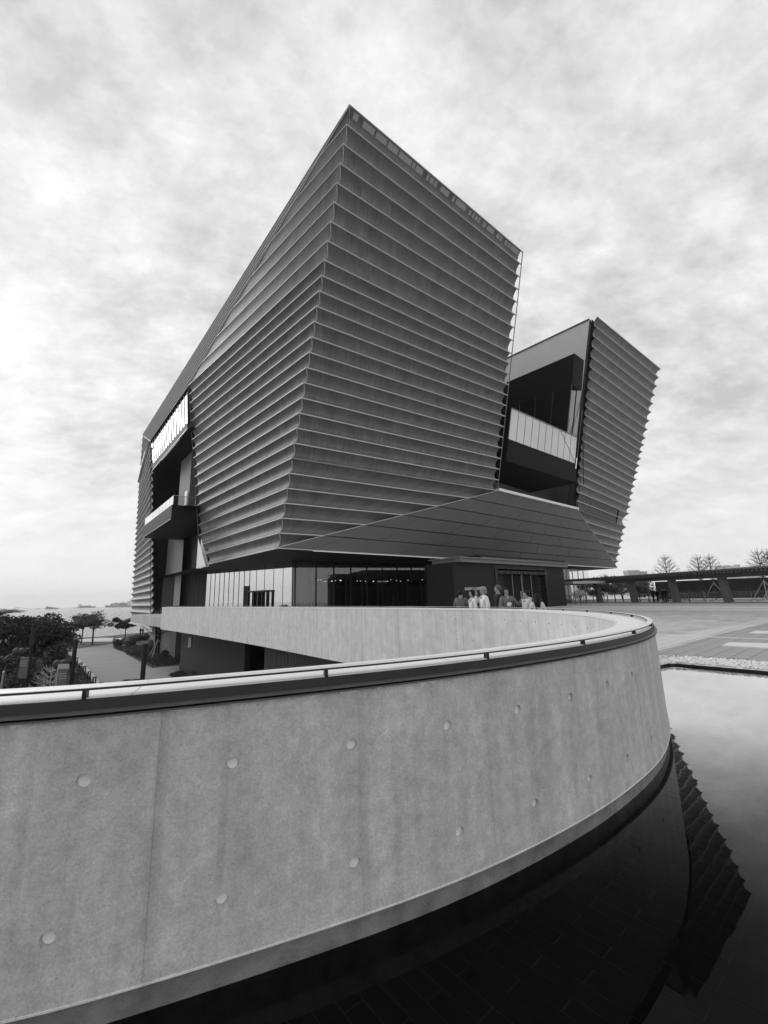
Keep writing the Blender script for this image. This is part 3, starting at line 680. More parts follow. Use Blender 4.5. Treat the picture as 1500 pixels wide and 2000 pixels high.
# pale side wall of the right block behind it
sw0 = rbL(zT) + e1 * -0.55 + nRB * 0.9
zlo = c_bot.z
a_top, a_lo = rbL(zT) - e1 * 0.35 + nRB * 0.9, rbL(zlo) - e1 * 0.35 + nRB * 0.9
mb = MB(); mb.quad(P3(a_lo, zlo), P3(a_lo + u2 * 34, zlo), P3(a_top + u2 * 34, zT - .1), P3(a_top, zT - .1)); mb.quad(P3(a_lo, zlo), P3(a_top, zT - .1), P3(a_top + e1 * 4, zT - .1), P3(a_lo + e1 * 4, zlo)); mb.build('side_wall', 'grey_wall', mus)
mb = MB(); mb.beam(P3(a_top, zT - .04), P3(a_top + u2 * 34, zT - .04), .3, .12); mb.build('parapet_cap', 'roof_dark', mus)
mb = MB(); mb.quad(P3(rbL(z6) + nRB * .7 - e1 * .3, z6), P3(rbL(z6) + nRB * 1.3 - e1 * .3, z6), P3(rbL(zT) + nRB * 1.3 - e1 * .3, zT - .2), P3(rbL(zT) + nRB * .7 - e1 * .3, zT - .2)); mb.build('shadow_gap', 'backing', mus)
# balcony and glazed corner
bt_l, bt_r = px1(999, 797, .55), px1(1127, 854, 1.65); bb_l, bb_r = px1(993, 857, .45), px1(1123, 905, 1.55); bl_l, bl_r = px1(988, 900, .35), px1(1127, 943, 1.45)
zbt, zbb = (bt_l.z + bt_r.z) / 2, (bb_l.z + bb_r.z) / 2; zbl = (bl_l.z + bl_r.z) / 2
mb = MB(); f4 = [bl_l, bl_r, bb_r, bb_l]; mb.v = [tuple(p) for p in f4] + [tuple(p + u2v * 7) for p in f4]; mb.f = [(0, 1, 2, 3), (7, 6, 5, 4)] + [(i, 4 + i, 4 + (i + 1) % 4, (i + 1) % 4) for i in range(4)]; balc = mb.build('balcony', 'dark_box', mus)
pts = [bt_l.lerp(bt_r, k / 10) for k in range(11)]; ptb = [bb_l.lerp(bb_r, k / 10) for k in range(11)]
for k in range(10):
    q = [ptb[k].lerp(ptb[k + 1], .03), ptb[k].lerp(ptb[k + 1], .97), pts[k].lerp(pts[k + 1], .97), pts[k].lerp(pts[k + 1], .03)]; mb = MB(); mb.quad(*q); mb.build('glass_pane', 'glass_painted_sky', balc)
for a, b_ in zip(pts, ptb):
    mb = MB(); mb.beam(b_ - n1v * .05, a - n1v * .05, .12, .06, n1v); mb.build('mullion', 'mullion', balc)
mb = MB(); mb.beam(pts[0], pts[-1], .12, .12); mb.build('balcony_rail', 'fascia_panel', balc)
mb = MB(); mb.quad(ptb[0] - n1v * .1, ptb[0] + u2v * 6, pts[0] + u2v * 6, pts[0] - n1v * .1); mb.build('balcony_side', 'dark_box', balc)
mb = MB(); mb.quad(ptb[0] - n1v * .2, ptb[-1] - n1v * .2, pts[-1] - n1v * .2, pts[0] - n1v * .2); mb.build('balcony_upstand', 'dark_box', balc)
pt = [px1(1116, 753.5, 3.3), px1(1136.5, 765, 3.9)]; pb = [px1(1107, 847, 1.0), px1(1127, 856, 1.6)]
for k in range(2):
    t0, t1 = k / 2 + .03, (k + 1) / 2 - .03; mb = MB(); mb.quad(pb[0].lerp(pb[1], t0), pb[0].lerp(pb[1], t1), pt[0].lerp(pt[1], t1), pt[0].lerp(pt[1], t0)); mb.build('glass_pane', 'glass_painted_sky', ov)
mb = MB(); mb.beam(pb[0].lerp(pb[1], .5), pt[0].lerp(pt[1], .5), .12, .12, n1v); mb.build('mullion', 'mullion', ov)
Cb = pb[0].to_2d()
for k in range(9):
    t0, t1 = k * 2.4 + .01, k * 2.4 + 2.39; zq = pb[0].z - .05; mb = MB(); mb.quad(P3(Cb + u2 * t0, zq), P3(C0 + u2 * t0, c_bot.z), P3(C0 + u2 * t1, c_bot.z), P3(Cb + u2 * t1, zq)); mb.build('glass_pane', 'dark_wall', ov)  # near-black pane colour stands in for their dark reflection
    mb = MB(); mb.beam(P3(Cb + u2 * t0 - e1 * .04, zq), P3(C0 + u2 * t0 - e1 * .04, c_bot.z), .07, .1, n1v); mb.build('mullion', 'steel_dull', ov)
mb = MB(); q0 = pt[1] + e1v * .02; q1 = pb[1] + e1v * .02 + (pb[1] - pt[1]) * .45; mb.quad(q1, q0, q0 + u2v * 12, q1 + u2v * 12); mb.build('glass_return', 'dark_box', ov)
mb = MB(); mb.quad(q1, P3(rbL(q1.z) + nRB * .75, q1.z), P3(rbL(q0.z) + nRB * .75, q0.z), q0); mb.build('glass_return', 'dark_box', ov)
mb = MB(); mb.quad(P3(pb[1].to_2d() + e1 * .05, zbb - 3), P3(pb[1].to_2d() + e1 * .3, zbb - 3), P3(pt[1].to_2d() + e1 * .3, c_bot.z), P3(pt[1].to_2d() + e1 * .05, c_bot.z)); mb.build('reveal', 'dark_box', ov)
# recessed concrete wall under the balcony, dark lobby to its right
cw = px1(1086, 975, -5.0)
mb = MB(); p0 = Vector((12.22, 43.68)) - n1 * 5 - e1 * 3; p1 = cw.to_2d(); mb.prism([p0, p1, p1 - n1 * 1.0, p0 - n1 * 1.0], z6 - .2, zbl + 6); mb.build('recessed_wall', 'column', mus)
mb = MB(); p0 = cw.to_2d() - n1 * 3 - e1 * 1; mb.quad(P3(p0, z6), P3(p0 + e1 * 17, z6), P3(p0 + e1 * 17, zbl + 8), P3(p0, zbl + 8)); mb.build('lobby_back', 'backing', mus)
mb = MB(); mb.quad(P3(R6.to_2d() - n1 * .3, z6 - .05), P3(RB6.to_2d() - n1 * .3, z6 - .05), P3(RB6.to_2d() - n1 * 22, z6 - .05), P3(R6.to_2d() - n1 * 22, z6 - .05)); mb.build('terrace_floor', 'grey_wall', mus)
# near-block return wall beside the gap
mb = MB(); a0, a1 = rightE(z6) - e1 * .5 + nR * .8, rightE(zT) - e1 * .5 + nR * .8
mb.quad(P3(a0, z6), P3(a0 + u2 * 24, z6), P3(a1 + u2 * 24, zT - .3), P3(a1, zT - .3)); mb.build('side_wall', 'dark_wall', mus)

# ------------------------------------------------------------------ left opening
f2 = Vector((-.632, .775)); n2 = Vector((-.775, -.632)); f2v, n2v = P3(f2, 0), P3(n2, 0)
def px2(x, y, off): return atpl(x, y, Vector((-21.8, 46.9, 12)) + n2v * off, n2v)
tr_, br_, tl_, bl_ = px2(366, 764, 1.15), px2(367, 826, 1.15), px2(295, 859, 1.15), px2(299, 907, 1.15)
gb = MB(); gb.quad(br_ - n2v * .3, tr_ - n2v * .3, tl_ - n2v * .3, bl_ - n2v * .3); gband = gb.build('clerestory', 'backing', mus)
NM = 15
for k in range(NM):
    a0, a1 = k / NM, (k + 1) / NM; e_ = .006
    mb = MB(); mb.quad(br_.lerp(bl_, a0 + e_), tr_.lerp(tl_, a0 + e_), tr_.lerp(tl_, a1 - e_), br_.lerp(bl_, a1 - e_)); mb.build('glass_pane', 'glass_sky', gband)
    mb = MB(); mb.beam(br_.lerp(bl_, a0) + n2v * .05, tr_.lerp(tl_, a0) + n2v * .03, .17, .03, n2v); mb.build('mullion', 'mullion', gband)
d_r, d_l = px2(368, 838, 1.15), px2(299.5, 919, 1.15)
mb = MB(); mb.quad(br_ + n2v * .1, bl_ + n2v * .1, d_l + n2v * .1, d_r + n2v * .1); mb.build('spandrel', 'dark_wall', mus)
mb = MB(); mb.beam(d_r + n2v * .12, d_l + n2v * .12, .1, .08); mb.build('spandrel_trim', 'steel', mus)
zso = (d_r.z + d_l.z) / 2; zfl = px2(336, 987, 2.0).z
A0, A1 = Vector((d_r.x, d_r.y)) - f2 * 1.0, Vector((d_l.x, d_l.y)) + f2 * 1.0
mb = MB(); mb.quad(P3(A0, zso), P3(A1, zso), P3(A1 - n2 * 16, zso), P3(A0 - n2 * 16, zso)); mb.build('loggia_ceiling', 'soffit', mus)
mb = MB(); mb.quad(P3(A0, zfl - .3), P3(A1, zfl - .3), P3(A1 - n2 * 16, zfl - .3), P3(A0 - n2 * 16, zfl - .3)); mb.build('loggia_floor', 'dark_wall', mus)
mb = MB(); mb.quad(P3(A0 - n2 * 14, z0 - .1), P3(A1 + f2 * 12 - n2 * 14, z0 - .1), P3(A1 + f2 * 12 - n2 * 14, zso), P3(A0 - n2 * 14, zso)); mb.build('loggia_back', 'dark_box', mus)
mb = MB(); a, a2 = lbR(GZ) - n2 * .65 + f2 * .25, lbR(zso + 3) - n2 * .65 + f2 * .25; mb.quad(P3(a, GZ), P3(a - n2 * 16, GZ), P3(a2 - n2 * 16, zso + 3), P3(a2, zso + 3)); mb.build('loggia_return', 'dark_box', mus)
mb = MB(); a = Vector((A0.x, A0.y)) - n2 * 4.5; mb.quad(P3(a - f2 * 2, z0 - .1), P3(a + f2 * 26, z0 - .1), P3(a + f2 * 26, zfl - .3), P3(a - f2 * 2, zfl - .3)); mb.build('loggia_base', 'dark_box', mus)
mb = MB(); a = Vector((-21.4, 46.9)) - n2 * .9; mb.prism([a, a - n2 * 13, a - n2 * 13 - f2 * 2, a - f2 * 2], z0 - .05, z19 - .5); mb.build('loggia_jamb', 'dark_wall', mus)
w0 = px2(372, 930, -1.2).to_2d(); mb = MB(); ww = px2(352, 930, -1.2).to_2d(); mb.prism([w0, ww, ww - n2 * 1.5, w0 - n2 * 1.5], zfl, zso - .02); mb.build('loggia_pier', 'mid_wall', mus)
q0, q1 = px2(331, 985, -9), px2(359, 985, -9); qt = px2(345, 927, -9); mb = MB(); mb.prism([q0.to_2d(), q1.to_2d(), q1.to_2d() - n2 * .5, q0.to_2d() - n2 * .5], zfl, qt.z); mb.build('loggia_screen', 'dark_wall', mus)
sl = [px2(361, 961, -.9), px2(365.5, 960, -.9)]; sb_ = px2(365, 988, -.9); mb = MB(); mb.quad(P3(sl[0].to_2d(), sb_.z), P3(sl[1].to_2d(), sb_.z), P3(sl[1].to_2d(), sl[0].z), P3(sl[0].to_2d(), sl[0].z)); mb.build('door_leaf', 'light_trim', mus)
rl = random.Random(5)
for k in range(16):   # small downlights on the loggia ceiling
    p = A0.lerp(A1, rl.uniform(.45, .9)) - n2 * rl.uniform(2, 11); mb = MB(); mb.tube([P3(p, zso - .04), P3(p, zso - .01)], .07, 6); mb.build('downlight', 'light_trim', mus)
# projecting balcony
c1, c2_ = px2(336, 987, 2.2), px2(281, 1026, 2.2); zb0 = (px2(333, 1015, 2.2).z + px2(280, 1049, 2.2).z) / 2; zb1 = (c1.z + c2_.z) / 2
lbal = block('loggia_balcony', c1.to_2d(), (c2_ - c1).length, 5.5, zb0, zb1, 'dark_wall', mus, f2, -n2)
zg = (px2(339, 969, 2.15).z + px2(284, 1010, 2.15).z) / 2
for k in range(9):
    a, b_ = c1.to_2d().lerp(c2_.to_2d(), k / 9 + .004) - n2 * .1, c1.to_2d().lerp(c2_.to_2d(), (k + 1) / 9 - .001) - n2 * .1
    mb = MB(); mb.quad(P3(a, zb1), P3(b_, zb1), P3(b_, zg), P3(a, zg)); mb.build('glass_pane', 'glass_mirror', lbal)
for k in range(4):
    a, b_ = c1.to_2d() + f2 * .05 - n2 * (.1 + k * 1.2), c1.to_2d() + f2 * .05 - n2 * (1.25 + k * 1.2)
    mb = MB(); mb.quad(P3(a, zb1), P3(b_, zb1), P3(b_, zg), P3(a, zg)); mb.build('glass_pane', 'glass_clear', lbal)
    mb = MB(); mb.beam(P3(b_, zb1), P3(b_, zg), .05, .05, n2v); mb.build('post', 'steel', lbal)
mb = MB(); mb.beam(P3(c1.to_2d() - n2 * .1, zg), P3(c1.to_2d() - n2 * 5, zg), .05, .05); mb.build('top_rail', 'steel', lbal)
mb = MB(); mb.beam(P3(c1.to_2d() + n2 * .02, zb0 + .02), P3(c2_.to_2d() + n2 * .02, zb0 + .02), .06, .06); mb.build('drip_edge', 'steel', lbal)
# concrete fin wall with lamp below the balcony
s0_, s1_ = px2(320, 1053, -2.5), px2(359, 1054, -2.5); s2_, s3_ = px2(309, 1185, -2.5), px2(350, 1183, -2.5)
mb = MB(); ins = n2v * -.8; mb.quad(s2_, s3_, s1_, s0_); mb.quad(s2_, s0_, s0_ + ins, s2_ + ins); mb.build('fin_wall', 'mid_wall', mus)
e0_, e1_ = s2_ + Vector((0, 0, -7)) * 1.0, s3_ + Vector((0, 0, -7))
lw0, lw1 = px2(296, 1240, -2.6), px2(344, 1240, -2.6)
mb = MB(); mb.prism([lw0.to_2d(), lw1.to_2d(), lw1.to_2d() - n2 * 1, lw0.to_2d() - n2 * 1], GZ, 0.6); mb.build('lower_wall', 'mid_wall', mus)
lp = px2(330, 1133, -2.3); mb = MB(); mb.box((lp.x, lp.y, lp.z), (1.0, .5, .42), math.atan2(f2.y, f2.x)); lampo = mb.build('wall_lamp', 'black_metal', mus)
mb = MB(); mb.box((lp.x, lp.y, lp.z - .3), (.8, .4, .12), math.atan2(f2.y, f2.x)); mb.build('lamp_lens', 'dark_wall', lampo)
# pale return flap at the foot of the near-left edge
fl0, fl1, fl2 = px2(387, 1051, .3), px2(383.3, 1110.5, .3), px2(402, 1106, .3); mb = MB(); mb.poly([fl0, fl1, fl2]); mb.poly([p - n2v * .3 for p in (fl0, fl2, fl1)]); mb.build('edge_return', 'light_trim', mus)
# slot window of the far left block
def lbp(x, y): return atpl(x, y, P3(lbR(15), 15) + n2v * .12, P3(nLB, 0))
mb = MB(); mb.poly([lbp(287.5, 888), lbp(287, 903), lbp(276, 942), lbp(272, 942), lbp(272.5, 940)]); mb.build('slot_window', 'dark_wall', lb)
mb = MB(); mb.beam(lbp(287.5, 880), lbp(272, 940), .5, .7, P3(nLB, 0)); mb.build('slot_trim', 'light_trim', lb)

# ------------------------------------------------------------------ ground floor: glass walls, interior, entrance
G0 = Vector((-9.6, 43.6)); GR = Vector((4.1, 52.0)); GL = Vector((-23.4, 55.5)); GLL = Vector((-33, 66.5)); zc_ = z0 - .12
gl = (GL - G0).normalized(); gr = (GR - G0).normalized()
mb = MB(); mb.quad(P3(G0 - Vector((gl.y, -gl.x)) * 0, .02), P3(GLL, .02), P3(GLL, .1), P3(G0, .1)); cwall = mb.build('curtain_wall', 'mullion', mus)
Lw = (GLL - G0).length; xs = [0.0, 1.6, 3.3, 5.0, 6.6, 8.0] + [8.0 + 1.15 * k for k in range(1, int((Lw - 8) / 1.15) + 1)]
for a, b_ in zip(xs, xs[1:]):
    p, q = G0 + gl * (a + .03), G0 + gl * (b_ - .03); mb = MB(); mb.quad(P3(p, .05), P3(p, zc_), P3(q, zc_), P3(q, .05)); mb.build('glass_pane', 'glass_mirror' if a < 18.3 else 'dark_box', cwall)  # far panes coloured dark in place of the reflected fin wall
    wd = .03 if a < 8 else .13
    p = G0 + gl * a; nn = Vector((-gl.y, gl.x)); nn = nn if nn.dot(Vector((-1, -1))) > 0 else -nn
    mb = MB(); mb.beam(P3(p + nn * .015, .05), P3(p + nn * .015, zc_), wd * .5, .03, P3(nn, 0)); mb.build('mullion', 'mullion', cwall)
# revolving-door portal in the left glass
rd = G0 + gl * 5.4 + nn * .3
drum = MB(); drum.beam(P3(rd - gl * 1.6, 2.5), P3(rd + gl * 2.2, 2.5), .5, .18)
door = drum.build('door_portal', 'black_metal', cwall)
for o_ in (-1.6, -.6, .2, 1.0, 2.2):
    mb = MB(); mb.beam(P3(rd + gl * o_, 0), P3(rd + gl * o_, 2.5), .28 if o_ in (.2,) else .12, .3, P3(nn, 0)); mb.build('door_post', 'black_metal', door)
mb = MB(); mb.quad(P3(rd + gl * .2, 0), P3(rd + gl * 1.0, 0), P3(rd + gl * 1.0, 2.5), P3(rd + gl * .2, 2.5)); mb.build('door_leaf', 'dark_box', door)
# right glass: dim lobby behind
mb = MB(); mb.beam(P3(G0, .06), P3(GR + gr * 8, .06), .2, .12); rwall = mb.build('lobby_glazing', 'mullion', mus)
nr = Vector((gr.y, -gr.x))
Lr = (GR - G0).length
mb = MB(); mb.prism([G0 + gr * .35 - nr * .25, G0 + gr * 1.9 - nr * .25, G0 + gr * 1.9 - nr * 1.2, G0 + gr * .35 - nr * 1.2], 0, zc_); mb.build('corner_pier', 'interior_light', mus)
xs = [0.0, .3, 2.6] + [2.6 + 2.05 * k for k in range(1, 8)]
for k, (a, b_) in enumerate(zip(xs, xs[1:])):
    p, q = G0 + gr * (a + .03), G0 + gr * (b_ - .03); mb = MB(); mb.quad(P3(p, .05), P3(q, .05), P3(q, zc_), P3(p, zc_)); mb.build('glass_pane', 'glass_dark', rwall)
    p = G0 + gr * a; mb = MB(); mb.beam(P3(p + nr * .05, .05), P3(p + nr * .05, zc_), .09, .12, P3(nr, 0)); mb.build('mullion', 'mullion', rwall)
    p = G0 + gr * (b_ - .28) - nr * .7; mb = MB(); mb.beam(P3(p, .05), P3(p, zc_), .10, .3, P3(nr, 0)); mb.build('inner_fin', 'interior_light', rwall)
bk0 = G0 - nr * 8
mb = MB(); mb.quad(P3(bk0 - gr * 3, 0), P3(bk0 + gr * 30, 0), P3(bk0 + gr * 30, 3.2), P3(bk0 - gr * 3, 3.2)); mb.build('lobby_wall', 'interior', mus)
mb = MB(); mb.quad(P3(G0 - nr * 2.5, 3.7), P3(G0 - nr * 2.5 + gr * 30, 3.7), P3(G0 - nr * 2.5 + gr * 30, zc_), P3(G0 - nr * 2.5, zc_)); mb.build('lobby_bulkhead', 'interior_light', mus)
mb = MB(); mb.quad(P3(G0 - nr * 2.5, 3.7), P3(G0 - nr * 2.5 + gr * 30, 3.7), P3(bk0 + gr * 30, 3.7), P3(bk0, 3.7)); mb.build('lobby_ceiling', 'backing', mus)
for k in range(34):
    p = G0 + gr * rl.uniform(1.5, 19) - nr * rl.uniform(2.7, 7); mb = MB(); mb.tube([P3(p, 3.6), P3(p, 3.66)], .045, 6); mb.build('spot_lamp', 'spot_lamp', mus)
for a in (4.5, 9.3, 13.8, 15.5):
    p = G0 + gr * a - nr * 5; mb = MB(); mb.beam(P3(p, 0), P3(p, 3.7), .5, .5, P3(nr, 0)); mb.build('lobby_column', 'interior', mus)
# glazing right of the entrance, under the belly
for k in range(5):
    p = Vector((29.5, 68.0)) + e1 * (k * 1.9 - 3); mb = MB(); mb.quad(P3(p, .05), P3(p + e1 * 1.8, .05), P3(p + e1 * 1.8, zc_), P3(p, zc_)); mb.build('glass_pane', 'glass_clear', rwall)
    mb = MB(); mb.beam(P3(p, 0), P3(p, zc_), .1, .1, n1v); mb.build('mullion', 'steel', rwall)
mb = MB(); p = Vector((27.5, 66.5)); mb.prism([p, p + e1 * 2.6, p + e1 * 2.6 + u2 * 3, p + u2 * 3], 0, zc_); mb.build('pier', 'interior', mus)
# core behind the lobby so nothing shows through
mb = MB(); mb.prism([Vector((-6, 56)), Vector((18, 72)), Vector((12, 100)), Vector((-25, 95)), Vector((-33, 72))], -6, zc_); mb.build('core', 'backing', mus)

# entrance pavilion
ent = empty('entrance_pavilion', (6.2, 37.6, 0), 'low dark stone entrance block with layered canopy and tall doors under the museum belly', 'entrance')
E0 = Vector((5.9, 37.2)); Ew = 19.7
def ep(a, inn=0.0): return E0 + e1 * a - n1 * inn
mb = MB(); mb.prism([ep(0), ep(6.3), ep(6.3, 3.2), ep(0, 3.2)], 0, 4.35); mb.build('stone_wall', 'dark_wall', ent)
mb = MB(); mb.prism([ep(15.6), ep(Ew), ep(Ew, 9), ep(15.6, 9)], 0, 4.35); mb.build('stone_wall', 'dark_wall', ent)
mb = MB(); mb.prism([ep(6.3), ep(15.6), ep(15.6, 8), ep(6.3, 8)], 3.95, 4.35); mb.build('door_lintel', 'black_metal', ent)
mb = MB(); mb.prism([ep(6.1, -.08), ep(6.55, -.08), ep(6.55, .5), ep(6.1, .5)], 0, 4.0); mb.build('door_jamb', 'black_metal', ent)
mb = MB(); mb.prism([ep(15.35, -.08), ep(15.8, -.08), ep(15.8, .5), ep(15.35, .5)], 0, 4.0); mb.build('door_jamb', 'black_metal', ent)
mb = MB(); mb.prism([ep(6.0, -.15), ep(16.1, -.15), ep(16.1, .2), ep(6.0, .2)], 3.45, 3.75); beam_o = mb.build('door_beam', 'black_metal', ent)
for k in range(9):
    p = ep(6.9 + 1.05 * k, -.17); mb = MB(); mb.tube([P3(p, 3.6), P3(p + n1 * .05, 3.6)], .09, 8); mb.build('stud', 'steel_dull', beam_o)
for a0, a1, mt_ in ((6.55, 8.2, 'dark_wall'), (8.25, 9.55, 'dark_box'), (9.7, 11.25, 'dark_box'), (11.5, 13.1, 'dark_box'), (13.3, 14.5, 'dark_box'), (14.55, 15.35, 'dark_wall')):
    mb = MB(); mb.prism([ep(a0, .45), ep(a1, .45), ep(a1, .55), ep(a0, .55)], 0, 3.45); dl = mb.build('door_leaf', mt_, ent)
    if mt_ == 'dark_wall':
        for k in range(8): mb = MB(); mb.prism([ep(a0 + .1, .42), ep(a1 - (.5 if a1 > 8.1 and a1 < 9 else .1), .42), ep(a1 - .3, .46), ep(a0 + .1, .46)], .4 + .38 * k, .43 + .38 * k); mb.build('batten', 'steel_dull', dl)
for a in (9.62, 11.32, 11.42, 13.18):
    mb = MB(); mb.prism([ep(a - .03, .36), ep(a + .03, .36), ep(a + .03, .46), ep(a - .03, .46)], 0, 3.4); mb.build('pull_bar', 'steel', ent)
mb = MB(); mb.prism([ep(6.3, 7), ep(15.6, 7), ep(15.6, 7.2), ep(6.3, 7.2)], 0, 4); mb.build('door_back', 'backing', ent)
cn = atz(899, 1093, 4.55).to_2d()
mb = MB(); mb.prism([cn, cn + e1 * 19.5, cn + e1 * 19.5 - n1 * 9, cn + e1 * 5 - n1 * 9, cn + e1 * 5 - n1 * 3.4, cn - n1 * 3.4], 4.38, 4.72); mb.build('canopy', 'fascia_panel', ent)
mb = MB(); mb.prism([cn - e1 * .3 + n1 * .25, cn + e1 * 19.8 + n1 * .25, cn + e1 * 19.8 - n1 * 9, cn + e1 * 5 - n1 * 9, cn + e1 * 5 - n1 * 3.6, cn - e1 * .3 - n1 * 3.6], 4.72, 4.80); mb.build('canopy_edge', 'fascia_panel', ent)
c2 = cn + e1 * 3.4 - n1 * .3
mb = MB(); mb.prism([c2, c2 + e1 * 15.4, c2 + e1 * 15.4 - n1 * 6, c2 - n1 * 6], 4.80, 5.02); mb.build('canopy_upper', 'fascia_panel', ent)
mb = MB(); mb.prism([c2 + n1 * .15 - e1 * .4, c2 + e1 * 15.8 + n1 * .15, c2 + e1 * 15.8 - n1 * 6, c2 - n1 * 6 - e1 * .4], 5.02, 5.14); mb.build('canopy_lid', 'dark_wall', ent)
def text(body, p, size, material, parent, rz):
    cu = bpy.data.curves.new('lettering', 'FONT'); cu.body = body; cu.size = size; cu.extrude = .01; cu.align_x = 'LEFT'
    tmp = bpy.data.objects.new('tmp', cu); C.objects.link(tmp); dg = bpy.context.evaluated_depsgraph_get()
    me = bpy.data.meshes.new_from_object(tmp.evaluated_get(dg)); bpy.data.objects.remove(tmp); me.materials.clear(); me.materials.append(MATS[material])
    o = bpy.data.objects.new('lettering', me); C.objects.link(o); attach(o, parent)
    o.matrix_basis = Matrix.Translation(p) @ Matrix.Rotation(rz, 4, 'Z') @ Matrix.Rotation(R(90), 4, 'X'); return o
rz1 = math.atan2(e1.y, e1.x)
tl = atpl(907.5, 1152.5, P3(ep(0, -.03), 0), n1v)
text('香港故宮文化博物館', tl, .30, 'light_trim', ent, rz1)
tl = atpl(1054, 1147.5, P3(ep(0, -.03), 0), n1v)
text('HONG KONG PALACE MUSEUM', tl, .19, 'black_metal', ent, rz1)
# ------------------------------------------------------------------ plaza paving
def flat(name, px, material, z, parent=plaza):
    mb = MB(); mb.poly([atz(x, y, z) for x, y in px]); return mb.build(name, material, parent)
flat('pale_band', [(1118, 1184.2), (1700, 1186.0), (1700, 1188.2), (1118, 1186.2)], 'white_stone', .005)
flat('pale_band', [(1090, 1187.4), (1180, 1187.2), (1700, 1189.2), (1700, 1195.0), (1300, 1191.8), (1150, 1191.2), (1060, 1190)], 'paver_light', .005)
band_px = [(1200, 1262), (1290, 1241.5), (1339, 1237), (1427, 1220), (1500, 1205), (1650, 1178), (1900, 1170), (1900, 1178), (1650, 1190), (1500, 1217), (1389, 1243), (1294, 1269), (1200, 1300)]
flat('curved_band', band_px, 'paver_mid', .003)
dark_px = [(1200, 1300), (1294, 1269), (1389, 1243), (1500, 1217), (1650, 1190), (2100, 1260), (2100, 1345), (1500, 1297), (1312, 1283)]
flat('dark_field', dark_px, 'paver_joint', .0035)
pl_me = {}
for mt_ in ('paver_dark', 'paver_light', 'paver'):
    b_ = MB(); b_.box((0, 0, 0), (0.586, 0.286, 0.008)); me = b_.mesh('paver'); me.materials.append(MATS[mt_]); pl_me[mt_] = me
def inside(p, poly):
    c_ = False
    for i in range(len(poly)):
        a, b_ = poly[i], poly[i - 1]
        if (a.y > p.y) != (b_.y > p.y) and p.x < (b_.x - a.x) * (p.y - a.y) / (b_.y - a.y) + a.x: c_ = not c_
    return c_
bandw, darkw = [atz(x, y, 0) for x, y in band_px], [atz(x, y, 0) for x, y in dark_px]
pv = []
for i in range(-30, 50):
    for j in range(-60, 60):
        p = Vector((7.5, 10.5)) + e1 * (0.6 * (i + .5 * (j % 2))) + n1 * (0.3 * j)
        if not (0.60 < p.x / p.y < 1.02) or p.y > 17: continue
        kd = 'paver_dark' if inside(p, darkw) else ('paver_light' if inside(p, bandw) else None)
        if kd and all(inside(p + e1 * a + n1 * b_, darkw if kd == 'paver_dark' else bandw) for a in (-.3, .3) for b_ in (-.15, .15)): pv.append((p.length, p, kd))
pv.sort(key=lambda a: a[0])
for _, p, kd in pv[:300]:
    inst('paver', pl_me[kd], plaza, Matrix.Translation((p.x, p.y, .0045 + random.uniform(0, .0015))) @ Matrix.Rotation(rz1, 4, 'Z'))
# line of long white stones, and two pale slabs set in the dark paving
la, lb_ = atz(1284, 1240, 0), atz(1520, 1250.3, 0)
nst = 11
for k in range(nst):
    a, b_ = la.lerp(lb_, k / nst), la.lerp(lb_, (k + .955) / nst); mb = MB(); mb.beam(a + Vector((0, 0, .008)), b_ + Vector((0, 0, .008)), .13, .012); mb.build('line_stone', 'white_stone', plaza)
def slab(px, h):
    mb = MB(); mb.prism([atz(x, y, 0).to_2d() for x, y in px], 0.002, h); return mb.build('paving_slab', 'white_stone', plaza)
slab([(1410, 1263), (1424, 1256.5), (1620, 1262), (1620, 1274)], .03); slab([(1463, 1238), (1476, 1233.5), (1640, 1237), (1640, 1243)], .03)

# ------------------------------------------------------------------ court walls under the terrace
fn = Vector((.795, .605)); fd = Vector((-.605, .795)); Pw = P3(Vector((2.56, 12.75)) + fn * 1.4, 0)
def cpt(x): return atpl(x, 1280, Pw, P3(fn, 0)).to_2d()
court = empty('court_wall', tuple(P3(cpt(600), GZ)), 'dark lower wall of panels and vertical slats below the terrace slab', 'wall')
ca, cb_, cc, cd_ = cpt(352), cpt(478), cpt(518), cpt(900)
mb = MB(); mb.prism([ca, cb_, cb_ + fn * .4, ca + fn * .4], GZ, -1.05); mb.build('stone_panel', 'dark_wall', court)  # shade below the slab put into the near-black panel colour
mb = MB(); mb.prism([cb_ + fn * 2, cc + fn * 2, cc + fn * 2.3, cb_ + fn * 2.3], GZ, -1.05); mb.build('dark_recess', 'backing', court)
mb = MB(); mb.prism([cc + fn * .5, cd_ + fn * .5, cd_ + fn * .8, cc + fn * .8], GZ, -1.05); mb.build('slat_backing', 'backing', court)
Ls = (cd_ - cc).length; ns = int(Ls / .2); b_ = MB(); b_.box((0, 0, (GZ - 1.05) / 2), (.06, .14, -1.05 - GZ)); sme = b_.mesh('slat'); sme.materials.append(MATS['mid_wall'])
for k in range(ns):
    p = cc.lerp(cd_, (k + .5) / ns); inst('slat', sme, court, Matrix.Translation((p.x, p.y, 0)) @ Matrix.Rotation(math.atan2(fd.y, fd.x), 4, 'Z'))
mb = MB(); mb.prism([ca + fn * .5, cpt(300) + fn * 8, cpt(300) + fn * 8.4, ca + fn * .9], GZ, -1.05); mb.build('stone_panel', 'dark_wall', court)
dk = cpt(380); mb = MB(); p = atpl(372, 1248, Pw + P3(fn * -1, 0), P3(fn, 0)); mb.box(tuple(p + Vector((0, 0, -.3))), (.3, .3, .9)); mb.build('down_pipe', 'grey_wall', court)

